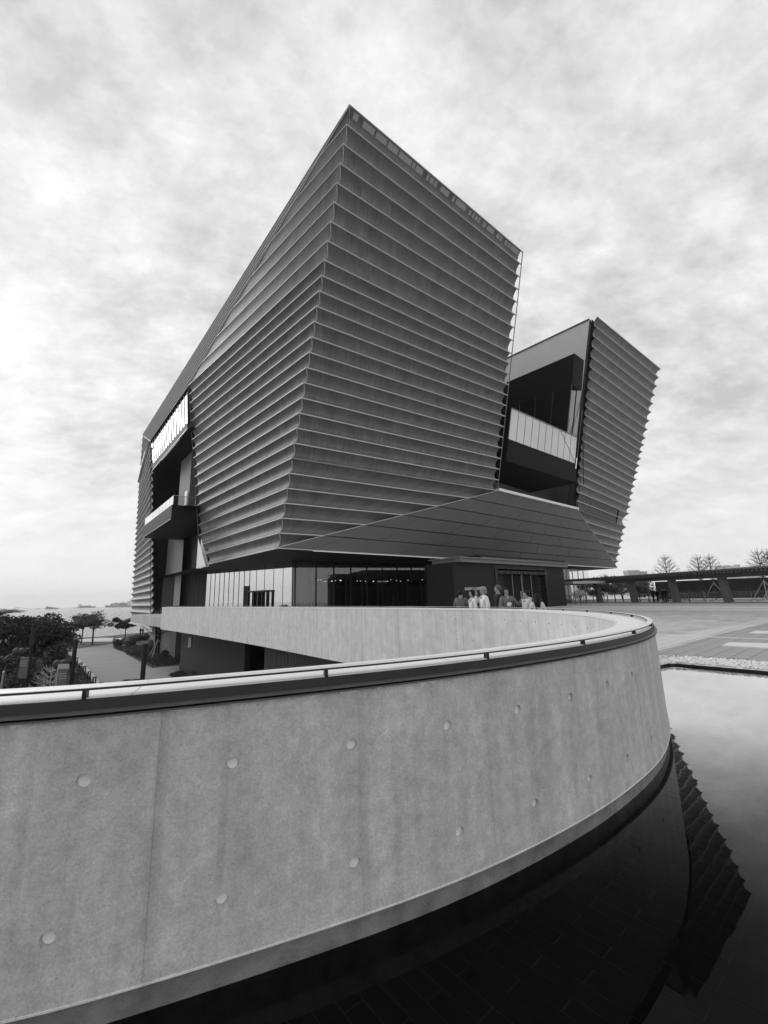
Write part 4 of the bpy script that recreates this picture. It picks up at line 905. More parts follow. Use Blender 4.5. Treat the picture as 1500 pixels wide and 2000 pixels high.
# ------------------------------------------------------------------ covered walkway with timber joists
wk = empty('covered_walkway', (33, 52, 0), 'long flat-roofed covered walkway with a row of joist ends and leaning columns', 'walkway')
Wa, Wb = Vector((30.2, 60.0)), Vector((35.8, 44.5)); wd_ = (Wb - Wa).normalized(); wn = Vector((wd_.y, -wd_.x)); wn = wn if wn.x < 0 else -wn
def wp(t_, o_=0.0): return Wa.lerp(Wb, t_) + wn * o_
mb = MB(); mb.prism([wp(-.55, 1.4), wp(2.3, 1.4), wp(2.3, -4.2), wp(-.55, -4.2)], 3.22, 3.36); mb.build('roof', 'roof_dark', wk)
mb = MB(); mb.prism([wp(-.55, 1.5), wp(2.3, 1.5), wp(2.3, 1.38), wp(-.55, 1.38)], 3.24, 3.42); mb.build('roof_edge', 'column', wk)
mb = MB(); mb.prism([wp(-.55, .9), wp(2.3, .9), wp(2.3, .6), wp(-.55, .6)], 2.62, 2.98); mb.build('front_beam', 'roof_dark', wk)
mb = MB(); mb.prism([wp(-.55, .5), wp(2.3, .5), wp(2.3, -4), wp(-.55, -4)], 2.66, 2.74); mb.build('ceiling', 'soffit', wk)
bj = MB(); bj.box((0, 0, 0), (.13, 1.5, .2)); jme = bj.mesh('joist'); jme.materials.append(MATS['column'])
nj = int((Wb - Wa).length * 2.8 / .36)
for k in range(nj):
    p = wp(-.5 + 2.8 * k / nj, .7); inst('joist', jme, wk, Matrix.Translation((p.x, p.y, 3.10)) @ Matrix.Rotation(math.atan2(wd_.y, wd_.x), 4, 'Z'))
for k in range(7):
    p = wp(-.03 + .335 * k); q = p + wd_ * .45; d2 = wn * .35
    mb = MB(); n0 = len(mb.v); lo = [p + wd_ * -.27 + d2, p + wd_ * .27 + d2, p + wd_ * .27 - d2, p + wd_ * -.27 - d2]; hi = [v - wd_ * .28 for v in lo]
    mb.v = [tuple(P3(v, 0)) for v in lo] + [tuple(P3(v, 2.66)) for v in hi]; mb.f = [(3, 2, 1, 0), (4, 5, 6, 7)] + [(i, (i + 1) % 4, 4 + (i + 1) % 4, 4 + i) for i in range(4)]
    mb.build('column', 'column', wk)
# low link roof to the building
mb = MB(); lk0, lk1 = wp(-.08, .5), Vector((24, 59.5)); dl_ = (lk1 - lk0).normalized(); ln2 = Vector((-dl_.y, dl_.x)); mb.prism([lk0, lk1, lk1 + ln2 * 3, lk0 + ln2 * 3], 2.6, 2.95); mb.build('link_roof', 'grey_wall', wk)

# crowd barriers, one prototype copied along the walkway
def barrier(loc, rz, label):
    o = empty('crowd_barrier', (0, 0, 0), label, 'barrier', 'crowd barriers along the covered walkway')
    mb = MB(); mb.tube([(-1.0, 0, .15), (-1.0, 0, 1.05), (-.92, 0, 1.1), (.92, 0, 1.1), (1.0, 0, 1.05), (1.0, 0, .15)], .025, 5); mb.tube([(-1, 0, .2), (1, 0, .2)], .02, 5); mb.tube([(-1, 0, .45), (1, 0, .45)], .012, 4); mb.build('frame', 'steel', o)
    mb = MB()
    for k in range(13): mb.tube([(-.92 + 1.84 * k / 12, 0, .2), (-.92 + 1.84 * k / 12, 0, 1.1)], .012, 4)
    mb.build('bars', 'steel', o)
    for sx in (-.8, .8): mb = MB(); mb.tube([(sx, -.3, .02), (sx, 0, .2), (sx, .3, .02)], .022, 5); mb.build('foot', 'steel', o)
    o.location = loc; o.rotation_euler = (0, 0, rz); return o
ordn = ['first', 'second', 'third', 'fourth', 'fifth', 'sixth', 'seventh', 'eighth', 'ninth', 'tenth', 'eleventh', 'twelfth']
proto = None
for k in range(12):
    p = wp(.30 + .138 * k, -1.6); rz = math.atan2(wd_.y, wd_.x) + random.uniform(-.05, .05)
    lab = f'steel crowd barrier under the covered walkway, {ordn[k]} counting from the museum end'
    if proto is None: proto = barrier(P3(p, 0), rz, lab)
    else:
        o = copy_tree(proto); o.location = P3(p, 0); o.rotation_euler = (0, 0, rz); o['label'] = lab
# slim railing at the museum end
rg = empty('plaza_railing', tuple(P3(wp(.05, -3), 0)), 'pale low railing with dark posts behind the first walkway columns', 'railing')
mb = MB(); mb.tube([P3(wp(-.6, -3), 1.0), P3(wp(.6, -3), 1.0)], .03, 5); mb.tube([P3(wp(-.6, -3), .3), P3(wp(.6, -3), .3)], .05, 5); mb.build('rail', 'light_trim', rg)
for k in range(16): mb = MB(); p = wp(-.6 + 1.2 * k / 15, -3); mb.beam(P3(p, 0), P3(p, 1.0), .12, .06, P3(wn, 0)); mb.build('post', 'black_metal', rg)
# rope stanchions by the entrance
for k in range(7):
    p = atz(1084 + 10.2 * k, 1182.4 - .35 * k, 0); q = atz(1084 + 10.2 * (k + 1), 1182.4 - .35 * (k + 1), 0)
    o = empty('rope_stanchion', tuple(P3(p.to_2d(), 0)), f'slim rope barrier post beside the entrance, {ordn[k]} of the row from the doors', 'stanchion', 'rope stanchions beside the entrance')
    mb = MB(); mb.tube([P3(p.to_2d(), 0), P3(p.to_2d(), .95)], .03, 6); mb.ball((p.x, p.y, .97), .05, 6, 4); mb.build('post', 'steel_dull', o)
    mb = MB(); mb.tube([P3(p.to_2d(), 0), P3(p.to_2d(), .03)], .16, 8); mb.build('base', 'steel_dull', o)
    if k < 6: mb = MB(); mb.tube([P3(p.to_2d().lerp(q.to_2d(), t_), .88 - .9 * t_ * (1 - t_)) for t_ in [i / 8 for i in range(9)]], .022, 4); mb.build('rope', 'steel_dull', o)
# ------------------------------------------------------------------ vegetation
def leaf_cloud(mb, c, rx, ry, rz_, n_, size, rnd, hollow=0.55):
    for _ in range(n_):
        while True:
            v = Vector((rnd.uniform(-1, 1), rnd.uniform(-1, 1), rnd.uniform(-1, 1)))
            if hollow < v.length < 1: break
        p = Vector((c[0] + v.x * rx, c[1] + v.y * ry, c[2] + v.z * rz_)); s_ = size * rnd.uniform(.5, 1.2)
        a = Vector((rnd.gauss(0, 1), rnd.gauss(0, 1), rnd.gauss(0, .7))).normalized(); b_ = a.orthogonal().normalized()
        b_ = Matrix.Rotation(rnd.uniform(0, 6.28), 3, a) @ b_
        n = len(mb.v); mb.v += [tuple(p - a * s_), tuple(p + b_ * s_ * .45), tuple(p + a * s_), tuple(p - b_ * s_ * .45)]; mb.f.append((n, n + 1, n + 2, n + 3))
def leafy_tree(loc, h, rad, label, seed, trunk_h=.35, material='leaf_dark', dens=1.0, size=.16, lean=0.0, group=None):
    rnd = random.Random(seed); o = empty('leafy_tree', tuple(loc), label, 'tree', group); L0 = Vector(loc)
    mb = MB(); top = L0 + Vector((lean, 0, h * .75)); mid = L0 + Vector((lean * .3 + rnd.uniform(-.1, .1), 0, h * trunk_h))
    mb.tube([L0, mid, top], [h * .028, h * .022, h * .006], 7)
    cl_ = []
    for k in range(9):
        a = rnd.uniform(0, 6.28); r_ = rad * rnd.uniform(.35, .95); z = h * rnd.uniform(trunk_h + .15, .93); q = L0 + Vector((lean * z / h + math.cos(a) * r_, math.sin(a) * r_, z))
        mb.tube([mid.lerp(top, rnd.uniform(0, .5)), mid.lerp(q, .55) + Vector((0, 0, .1 * h)), q], [h * .014, h * .009, h * .003], 5); cl_.append(q)
    mb.build('trunk', 'bark', o)
    lm = MB()
    for q in cl_ + [top]:
        for k in range(3):
            c_ = q + Vector((rnd.gauss(0, rad * .2), rnd.gauss(0, rad * .2), rnd.gauss(0, h * .05))); r_ = rad * rnd.uniform(.25, .42)
            leaf_cloud(lm, c_, r_, r_, r_ * .7, int(130 * dens), size, rnd)
    lm.build('crown', material, o, kind='stuff'); return o
def bare_tree(loc, h, label, seed, spread=.26, tiers=7, nest=False, props=True, group=None, material='twig'):
    rnd = random.Random(seed); o = empty('bare_tree', tuple(loc), label, 'tree', group); L0 = Vector(loc)
    mb = MB(); pts_ = [L0 + Vector((rnd.gauss(0, .012) * h * k / 6, rnd.gauss(0, .012) * h * k / 6, h * k / 6)) for k in range(7)]
    mb.tube(pts_, [h * .016 * (1 - .85 * k / 6) + .008 for k in range(7)], 7); mb.build('trunk', material, o)
    br = MB()
    for t_ in range(tiers):
        z = h * (.42 + .52 * t_ / tiers); ln_ = h * spread * (1.15 - t_ / tiers) ** .8; n_ = 5
        for k in range(n_):
            a = 6.28 * k / n_ + t_ * .7 + rnd.uniform(-.25, .25); base_ = pts_[int(z / h * 6)].lerp(pts_[min(6, int(z / h * 6) + 1)], z / h * 6 % 1)
            d = Vector((math.cos(a), math.sin(a), .62)); tip = base_ + d * ln_; md = base_ + d * ln_ * .5 + Vector((0, 0, -.02 * h))
            br.tube([base_, md, tip + Vector((0, 0, .06 * h))], [.006 * h, .004 * h, .0018 * h], 4, False)
            for j in range(5):
                f_ = .3 + .14 * j; s_ = base_.lerp(tip, f_); sa = a + (.75 if j % 2 else -.75) + rnd.uniform(-.2, .2); sl_ = ln_ * (.5 - .06 * j)
                e_ = s_ + Vector((math.cos(sa), math.sin(sa), .45 + rnd.uniform(-.1, .2))) * sl_; br.tube([s_, e_], [.0028 * h, .0012 * h], 3, False)
                for q in range(2): br.tube([s_.lerp(e_, .5 + .2 * q), s_.lerp(e_, .5 + .2 * q) + Vector((math.cos(sa + (.7, -.7)[q]), math.sin(sa + (.7, -.7)[q]), .5)) * sl_ * .35], [.0018 * h, .001 * h], 3, False)
    br.build('branches', material, o, kind='stuff')
    if nest: nb = MB(); nb.ball(tuple(L0 + Vector((.15, 0, h * .8))), .3, 9, 6, (1, 1, .8), .2); nb.build('nest', 'bark', o)
    if props:
        for k in range(3):
            a = 6.28 * k / 3 + seed; pb = MB(); pb.tube([L0 + Vector((math.cos(a) * .24 * h, math.sin(a) * .24 * h, 0)), L0 + Vector((0, 0, h * .36))], .05, 5); pb.build('support_pole', 'prop_pole', o)
    return o
# trees behind the walkway
for x, ytop, Y, lab, sd_, nest in ((1296, 1081, 66, 'bare tiered tree rising alone over the museum end of the walkway roof', 1, False), (1360, 1081, 62, 'bare tiered tree over the walkway roof, first of a close pair', 2, False), (1383, 1080, 60, 'bare tiered tree over the walkway roof, second of a close pair', 3, False), (1478, 1069, 53, 'tall bare tree over the walkway roof without a nest', 4, False), (1497, 1070, 52, 'tall bare tree at the picture edge with a round dark nest', 5, True)):
    t_ = aty(x, ytop, Y); bare_tree((t_.x, t_.y, 0.0), t_.z, lab, sd_, spread=.25, tiers=6, nest=nest, group='bare trees behind the walkway')
# hoarding and hedge behind the walkway
h0, h1 = aty(1281, 1150, 66).to_2d(), Vector((58, 45)); hv = (h1 - h0).normalized(); hn = Vector((-hv.y, hv.x))
hd = empty('hoarding', tuple(P3(h0, 0)), 'long dark hoarding standing behind the covered walkway', 'hoarding')
nh = 12
for k in range(nh): mb = MB(); a, b_ = h0.lerp(h1, k / nh), h0.lerp(h1, (k + .992) / nh); mb.prism([a, b_, b_ + hn * .1, a + hn * .1], .15, 2.75); mb.build('panel', 'hoarding', hd)
hg = MB(); rnd = random.Random(11)
for k in range(70):
    p = h0.lerp(h1, k / 70) - hn * 2.2 * (1 if hn.y > 0 else -1); leaf_cloud(hg, (p.x, p.y, .75 + rnd.uniform(-.1, .2)), .6, .5, .6, 90, .11, rnd, .2)
tag(hg.build('clipped_hedge', 'leaf_mid'), 'low loose hedge running in front of the dark hoarding', 'hedge')
for k, (x, Y, r_, h_, lab) in enumerate(((1180, 78, 2.2, 3.0, 'rounded grey bush between building edge and first walkway column'), (1216, 80, 3.4, 3.9, 'broad rounded bush between the first two walkway columns'), (1250, 76, 2.4, 3.0, 'rounded bush just past the second walkway column'), (1140, 82, 2.6, 3.2, 'dense bush seen behind the glass beside the entrance'))):
    p = aty(x, 1170, Y); leafy_tree((p.x, p.y, 0), h_, r_, lab, 30 + k, .15, 'leaf_mid', .8, .2, group='bushes beyond the plaza railing')
# garden trees by the sea
def gpt(x, y): return atz(x, y, GZ)
def gt(x, Y): p = aty(x, 1260, Y); return (p.x, p.y, GZ)
for x, Y, h_, r_, tr_h, lab, sd_, mt_, dn in (
    (22, 40, 6.3, 2.7, .30, 'dark bushy tree at the picture edge, left of the tall camera post', 41, 'leaf_dark', 2.0),
    (70, 43, 6.9, 3.0, .28, 'large dark bushy tree behind the tall camera post', 42, 'leaf_dark', 2.2),
    (112, 46, 6.8, 2.7, .30, 'dark bushy tree in the middle of the garden grove', 43, 'leaf_dark', 2.0),
    (48, 33, 4.4, 2.4, .25, 'low dark tree in front of the garden grove', 44, 'leaf_dark', 1.8),
    (180, 84, 6.3, 2.9, .45, 'airy feathery tree standing against the sea', 45, 'leaf_mid', .45),
    (158, 86, 5.4, 2.2, .45, 'slender leafy tree at the right edge of the grove', 46, 'leaf_dark', .7),
    (243, 92, 4.6, 2.2, .40, 'small round dark tree beside the far left facade', 47, 'leaf_dark', 1.3)):
    leafy_tree(gt(x, Y), h_, r_, lab, sd_, tr_h, mt_, dn, .17 if Y < 60 else .2, group='garden trees by the sea')
p = gpt(306, 1283); bare_tree((p.x, p.y, GZ), 6.8, 'bare young tree with pale support poles beside the lower wall', 9, spread=.33, tiers=6)
p = gt(108, 30); bare_tree(p, 3.6, 'pale thin bare tree in front of the sign boards', 12, spread=.32, tiers=5, props=False, material='prop_pole')
# feathery palm at the far left
o = empty('palm_tree', gt(-22, 40), 'feathery palm leaning into the picture edge above the garden', 'tree'); L0 = Vector(gt(-22, 40))
mb = MB(); mb.tube([L0, L0 + Vector((.2, 0, 4)), L0 + Vector((.1, 0, 6.6))], [.16, .12, .1], 8); mb.build('trunk', 'bark', o)
fm = MB(); rnd = random.Random(4)
for k in range(26):
    a = rnd.uniform(-1.2, 1.2); q = L0 + Vector((.1, 0, 6.6)); ln_ = rnd.uniform(1.6, 2.6); pts_ = [q + Vector((math.cos(a) * ln_ * t_, math.sin(a) * ln_ * t_, ln_ * (.75 * t_ - .55 * t_ * t_) * rnd.uniform(.7, 1.2))) for t_ in (0, .3, .6, 1)]
    fm.tube(pts_, [.02, .016, .012, .005], 4, False)
    for j in range(18):
        f_ = j / 18; i_ = min(2, int(f_ * 3)); c_ = pts_[i_].lerp(pts_[i_ + 1], f_ * 3 - i_)
        for sg in (-1, 1): d = Vector((math.cos(a + sg * .8), math.sin(a + sg * .8), -.15)) * .4; fm.beam(c_, c_ + d, .03, .006)
fm.build('crown', 'leaf_mid', o, kind='stuff')
# clipped shrubs
for k, (x, y, r_) in enumerate(((231, 1262, .75), (244, 1257.5, .8), (265, 1252, .8), (272, 1250.5, .8), (284, 1250, .9), (320, 1282, .55), (331, 1272.5, .6), (339, 1273, .6), (363, 1312, .55), (372, 1314, .6), (378, 1328, .5), (254, 1262, 1.1), (296, 1270, 1.0))):
    p = gpt(x, y); sm = MB(); rnd = random.Random(60 + k); sm.ball((p.x, p.y, GZ + r_ * .75), r_ * .9, 10, 7, (1, 1, .9), .12); leaf_cloud(sm, (p.x, p.y, GZ + r_ * .75), r_, r_, r_ * .9, 220, .09, rnd, .85)
    pos = ('beside the path bend near the walking pair', 'under the small round tree', 'on the far bed, nearest the round tree', 'on the far bed, second from the round tree', 'on the far bed, third and largest towards the facade', 'in the bed by the lower wall, closest to the path', 'in the bed by the lower wall, middle one', 'in the bed by the lower wall, beside the standing pair', 'at the near corner bed, one nearest the standing pair', 'at the near corner bed, middle one', 'at the near corner bed, closest to the parapet rail', 'as a broad mound on the far bed', 'near the bare young tree')[k]
    tag(sm.build('clipped_shrub', 'leaf_dark'), f'dark clipped shrub {pos}', 'shrub', 'clipped shrubs in the lower garden')
gc = MB(); rnd = random.Random(77)
for poly, n_ in ((((225, 1266), (262, 1262), (295, 1262), (297, 1300), (243, 1275)), 1500), (((120, 1272), (150, 1290), (190, 1345), (60, 1350), (20, 1290)), 2600), (((330, 1318), (362, 1312), (420, 1345), (420, 1360), (362, 1335)), 700), (((297, 1280), (345, 1275), (352, 1298), (297, 1303)), 700)):
    pw = [gpt(*q) for q in poly]; bx0, bx1, by0, by1 = min(p.x for p in pw), max(p.x for p in pw), min(p.y for p in pw), max(p.y for p in pw); k = 0
    while k < n_:
        p = Vector((rnd.uniform(bx0, bx1), rnd.uniform(by0, by1)))
        if inside(p, pw): leaf_cloud(gc, (p.x, p.y, GZ + .12), .25, .25, .14, 4, .12, rnd, 0.0); k += 1
tag(gc.build('ground_cover', 'leaf_dark'), 'dark leafy ground cover filling the garden beds', 'ground cover', kind='stuff')

# ------------------------------------------------------------------ garden furniture
for k, (x, y) in enumerate(((149, 1298), (157, 1309), (164, 1317), (173, 1329), (183, 1341), (196, 1353))):
    p = gpt(x, y); o = empty('bollard_light', tuple(p), f'small black frame path light on the garden kerb, {ordn[k]} counting from the sea', 'bollard light', 'path lights along the garden kerb')
    for sx in (-.11, .11): mb = MB(); mb.box((p.x + sx, p.y, GZ + .4), (.05, .12, .8)); mb.build('post', 'black_metal', o)
    mb = MB(); mb.box((p.x, p.y, GZ + .83), (.29, .14, .07)); mb.build('lamp_head', 'black_metal', o)
def flood_post(x, ytop, xb, ydome, Y, lab, extra=False):
    t_ = aty(x, ytop, Y); o = empty('floodlight_post', (t_.x, t_.y, GZ), lab, 'lamp post', 'dark floodlight posts in the garden')
    mb = MB(); mb.tube([(t_.x, t_.y, GZ), (t_.x, t_.y, t_.z)], .105, 12); mb.build('post', 'black_metal', o)
    mb = MB(); mb.tube([(t_.x, t_.y, t_.z - .03), (t_.x, t_.y, t_.z + .03)], .12, 12); mb.build('cap', 'steel_dull', o)
    if ydome:
        z = aty(xb, ydome, Y).z
        for dx in (-.36, -.72):
            mb = MB(); mb.tube([(t_.x + dx, t_.y - .2, z + .02), (t_.x + dx, t_.y + .25, z)], [.24, .2], 14); mb.ball((t_.x + dx, t_.y - .2, z + .02), .24, 12, 8, (1, .5, 1)); mb.build('flood_head', 'bronze', o, True)
        mb = MB(); mb.beam((t_.x, t_.y, z - .1), (t_.x - .72, t_.y, z - .1), .06, .06); mb.build('bracket', 'black_metal', o)
    if extra:
        mb = MB(); mb.box((t_.x + .12, t_.y, t_.z + .12), (.55, .25, .22), .4); mb.build('camera_head', 'black_metal', o); mb = MB(); mb.box((t_.x + .1, t_.y, t_.z - .75), (.24, .24, .9)); mb.build('control_box', 'black_metal', o)
flood_post(284, 1256, 268, 1336, 21, 'dark garden post with two drum floodlights, nearest the museum')
flood_post(148.5, 1248, 134, 1297, 24, 'plain dark garden post with two drum floodlights beside the white sign')
flood_post(67, 1219, 55, 1273, 27, 'tall dark garden post with a security camera on top', True)
def sign(x0, x1, ytop, ybot, Y, lab, white):
    a, b_ = aty(x0, ytop, Y), aty(x1, ytop, Y); zb = aty(x0, ybot, Y).z; o = empty('sign_board', (a.x, a.y, GZ), lab, 'sign')
    mb = MB(); mb.prism([a.to_2d(), b_.to_2d(), b_.to_2d() + Vector((0, .08)), a.to_2d() + Vector((0, .08))], zb, a.z); face = mb.build('board', 'sign_face', o)
    if white:
        mb = MB(); mb.prism([a.to_2d() + Vector((-.12, .09)), b_.to_2d() + Vector((-.05, .09)), b_.to_2d() + Vector((-.05, .14)), a.to_2d() + Vector((-.12, .14))], zb, a.z + .22); mb.build('back_panel', 'sign_white', o)
    rnd = random.Random(int(x0)); hh = a.z - zb; ww_ = (b_ - a).length; m2 = MB()
    for row in range(3):
        z = a.z - hh * (.18 + .1 * row); xx = .12
        while xx < .85: wch = rnd.uniform(.05, .12); m2.beam(P3(a.to_2d().lerp(b_.to_2d(), xx) - Vector((0, .006)), z), P3(a.to_2d().lerp(b_.to_2d(), min(.9, xx + wch)) - Vector((0, .006)), z), .006, hh * .045); xx += wch + .05
    m2.build('print_rows', 'sign_white', face, kind='stuff')
    if white:
        m3 = MB(); m3.prism([a.to_2d().lerp(b_.to_2d(), .05) - Vector((0, .01)), a.to_2d().lerp(b_.to_2d(), .8) - Vector((0, .01)), a.to_2d().lerp(b_.to_2d(), .8), a.to_2d().lerp(b_.to_2d(), .05)], zb + .05, zb + hh * .28); m3.build('picture_print', 'grey_wall', face)
    for t_ in (.2, .8): mb = MB(); p = a.to_2d().lerp(b_.to_2d(), t_); mb.beam(P3(p, GZ), P3(p, zb), .06, .06, Vector((0, 1, 0))); mb.build('leg', 'black_metal', o)
sign(114, 133, 1307, 1356, 22, 'tall dark garden sign with white backing panel and printed rows', True)
sign(40, 56, 1284, 1325, 25, 'narrow dark banner sign hanging beside the camera post', False)
p = gt(15, 24); o = empty('marker_post', p, 'thin pale marker post at the lower left of the garden', 'post'); mb = MB(); mb.tube([p, (p[0], p[1], aty(18, 1313, 24).z)], .05, 6); mb.build('shaft', 'steel', o); mb = MB(); mb.ball((p[0], p[1], aty(18, 1313, 24).z), .07, 8, 5); mb.build('cap', 'steel', o)

# ------------------------------------------------------------------ ships and far shore
def ship(x, Y, ln_, lab, tall, seed, bow=1):
    p = aty(x, 1187, Y); o = empty('cargo_ship', (p.x, p.y, SEA), lab, 'ship', 'ships anchored in the hazy sea'); hl = ln_ / 2; h_ = ln_ * .07
    mb = MB(); q = [(p.x - hl * bow, p.y - 6), (p.x + hl * .8 * bow, p.y - 6), (p.x + hl * bow, p.y), (p.x + hl * .8 * bow, p.y + 6), (p.x - hl * bow, p.y + 6)]
    mb.prism(q, SEA - 1, [SEA + h_, SEA + h_, SEA + h_ * 1.5, SEA + h_, SEA + h_]); mb.build('hull', 'ship_hull', o)
    mb = MB(); mb.box((p.x - hl * .75 * bow, p.y, SEA + h_ * 1.9), (ln_ * .14, 9, h_ * 2.0)); mb.build('bridge', 'ship_light', o)
    mb = MB(); mb.tube([(p.x - hl * .78 * bow, p.y, SEA + h_ * 2.8), (p.x - hl * .78 * bow, p.y, SEA + h_ * 3.7)], ln_ * .012, 6); mb.build('funnel', 'ship_hull', o)
    rnd = random.Random(seed)
    for k in range(tall):
        xx = p.x + bow * hl * (-.45 + 1.1 * k / max(1, tall)); mb = MB(); mb.box((xx, p.y, SEA + h_ * (1.0 + rnd.uniform(.25, .7))), (ln_ * .8 / max(1, tall) * .8, 9, h_ * rnd.uniform(.7, 1.5))); mb.build('cargo_stack', 'ship_hull', o)
ship(77, 2900, 28, 'small pale ship, first from the picture edge', 1, 1)
ship(102, 2300, 74, 'barge-like ship with low deck left of the feathery tree', 2, 2)
ship(147, 2900, 22, 'tiny ship just before the long freighter', 1, 3)
ship(169, 2700, 112, 'long freighter at anchor over the feathery tree', 3, 4)
ship(232, 2500, 160, 'longest freighter, running behind the far left facade', 7, 5, -1)
def skyline(name, x, Y, w_, ytop, lab, cat, seed, parts=5):
    rnd = random.Random(seed); b0 = aty(x, 1158, Y); o = empty(name, (b0.x, b0.y, SEA), lab, cat, 'hazy buildings on the far shore'); zt = aty(x, ytop, Y).z; wm_ = w_ / 820 * Y
    for k in range(parts):
        mb = MB(); xx = b0.x + wm_ * ((k + .5) / parts - .5); mb.box((xx, b0.y + rnd.uniform(-5, 5), (SEA + zt * rnd.uniform(.82, 1)) / 2), (wm_ / parts * rnd.uniform(.8, 1.0), 30, zt * rnd.uniform(.86, 1) - SEA)); mb.build('tower', 'far_block', o)
skyline('apartment_slab', 1245, 1500, 37, 1111, 'wide flat-topped hazy block over the walkway roof', 'building', 1, 3)
skyline('far_tower_cluster', 1430, 2600, 42, 1101, 'cluster of hazy towers between the bare trees', 'buildings', 2, 7)
skyline('far_tower_cluster', 1478, 2800, 40, 1103, 'hazy towers behind the tall bare tree at the picture edge', 'buildings', 3, 6)
skyline('far_tower_cluster', 1190, 2600, 50, 1140, 'low hazy buildings seen under the walkway roof', 'buildings', 4, 7)
mb = MB(); rows = []
for i in range(41):
    x = 1100 + i * 16; rows.append([aty(x, 1165, 4100) * 1.0, Vector((aty(x, 1165, 4100).x, 4300, 20 + 95 * abs(math.sin(i * .16 + .3)) * (.6 + .4 * math.sin(i * .41)) + 8 * math.sin(i * 1.7))), Vector((aty(x, 1165, 4600).x, 5100, -10))])
for r_ in rows: r_[0] = Vector((r_[0].x, 4000, -10))
mb.grid(rows); mb.build('hills', 'hill', kind='structure')
# ------------------------------------------------------------------ people
def skinned(name, verts, edges, radii, material, root=0, sub=2):
    me = bpy.data.meshes.new(name); me.from_pydata(verts, edges, []); o = bpy.data.objects.new(name, me); C.objects.link(o)
    bm = bmesh.new(); bm.from_mesh(me); ly = bm.verts.layers.skin.verify(); bm.verts.ensure_lookup_table()
    for i, v in enumerate(bm.verts):
        r_ = radii[i]; v[ly].radius = r_ if isinstance(r_, tuple) else (r_, r_); v[ly].use_root = (i == root)
    bm.to_mesh(me); bm.free()
    m_ = o.modifiers.new('skin', 'SKIN'); m_.use_smooth_shade = True; m2 = o.modifiers.new('sub', 'SUBSURF'); m2.levels = sub; m2.render_levels = sub
    bpy.context.view_layer.update(); dg = bpy.context.evaluated_depsgraph_get(); nm = bpy.data.meshes.new_from_object(o.evaluated_get(dg))
    bpy.data.objects.remove(o); nm.materials.clear(); nm.materials.append(MATS[material])
    for p in nm.polygons: p.material_index = 0; p.use_smooth = True
    return nm
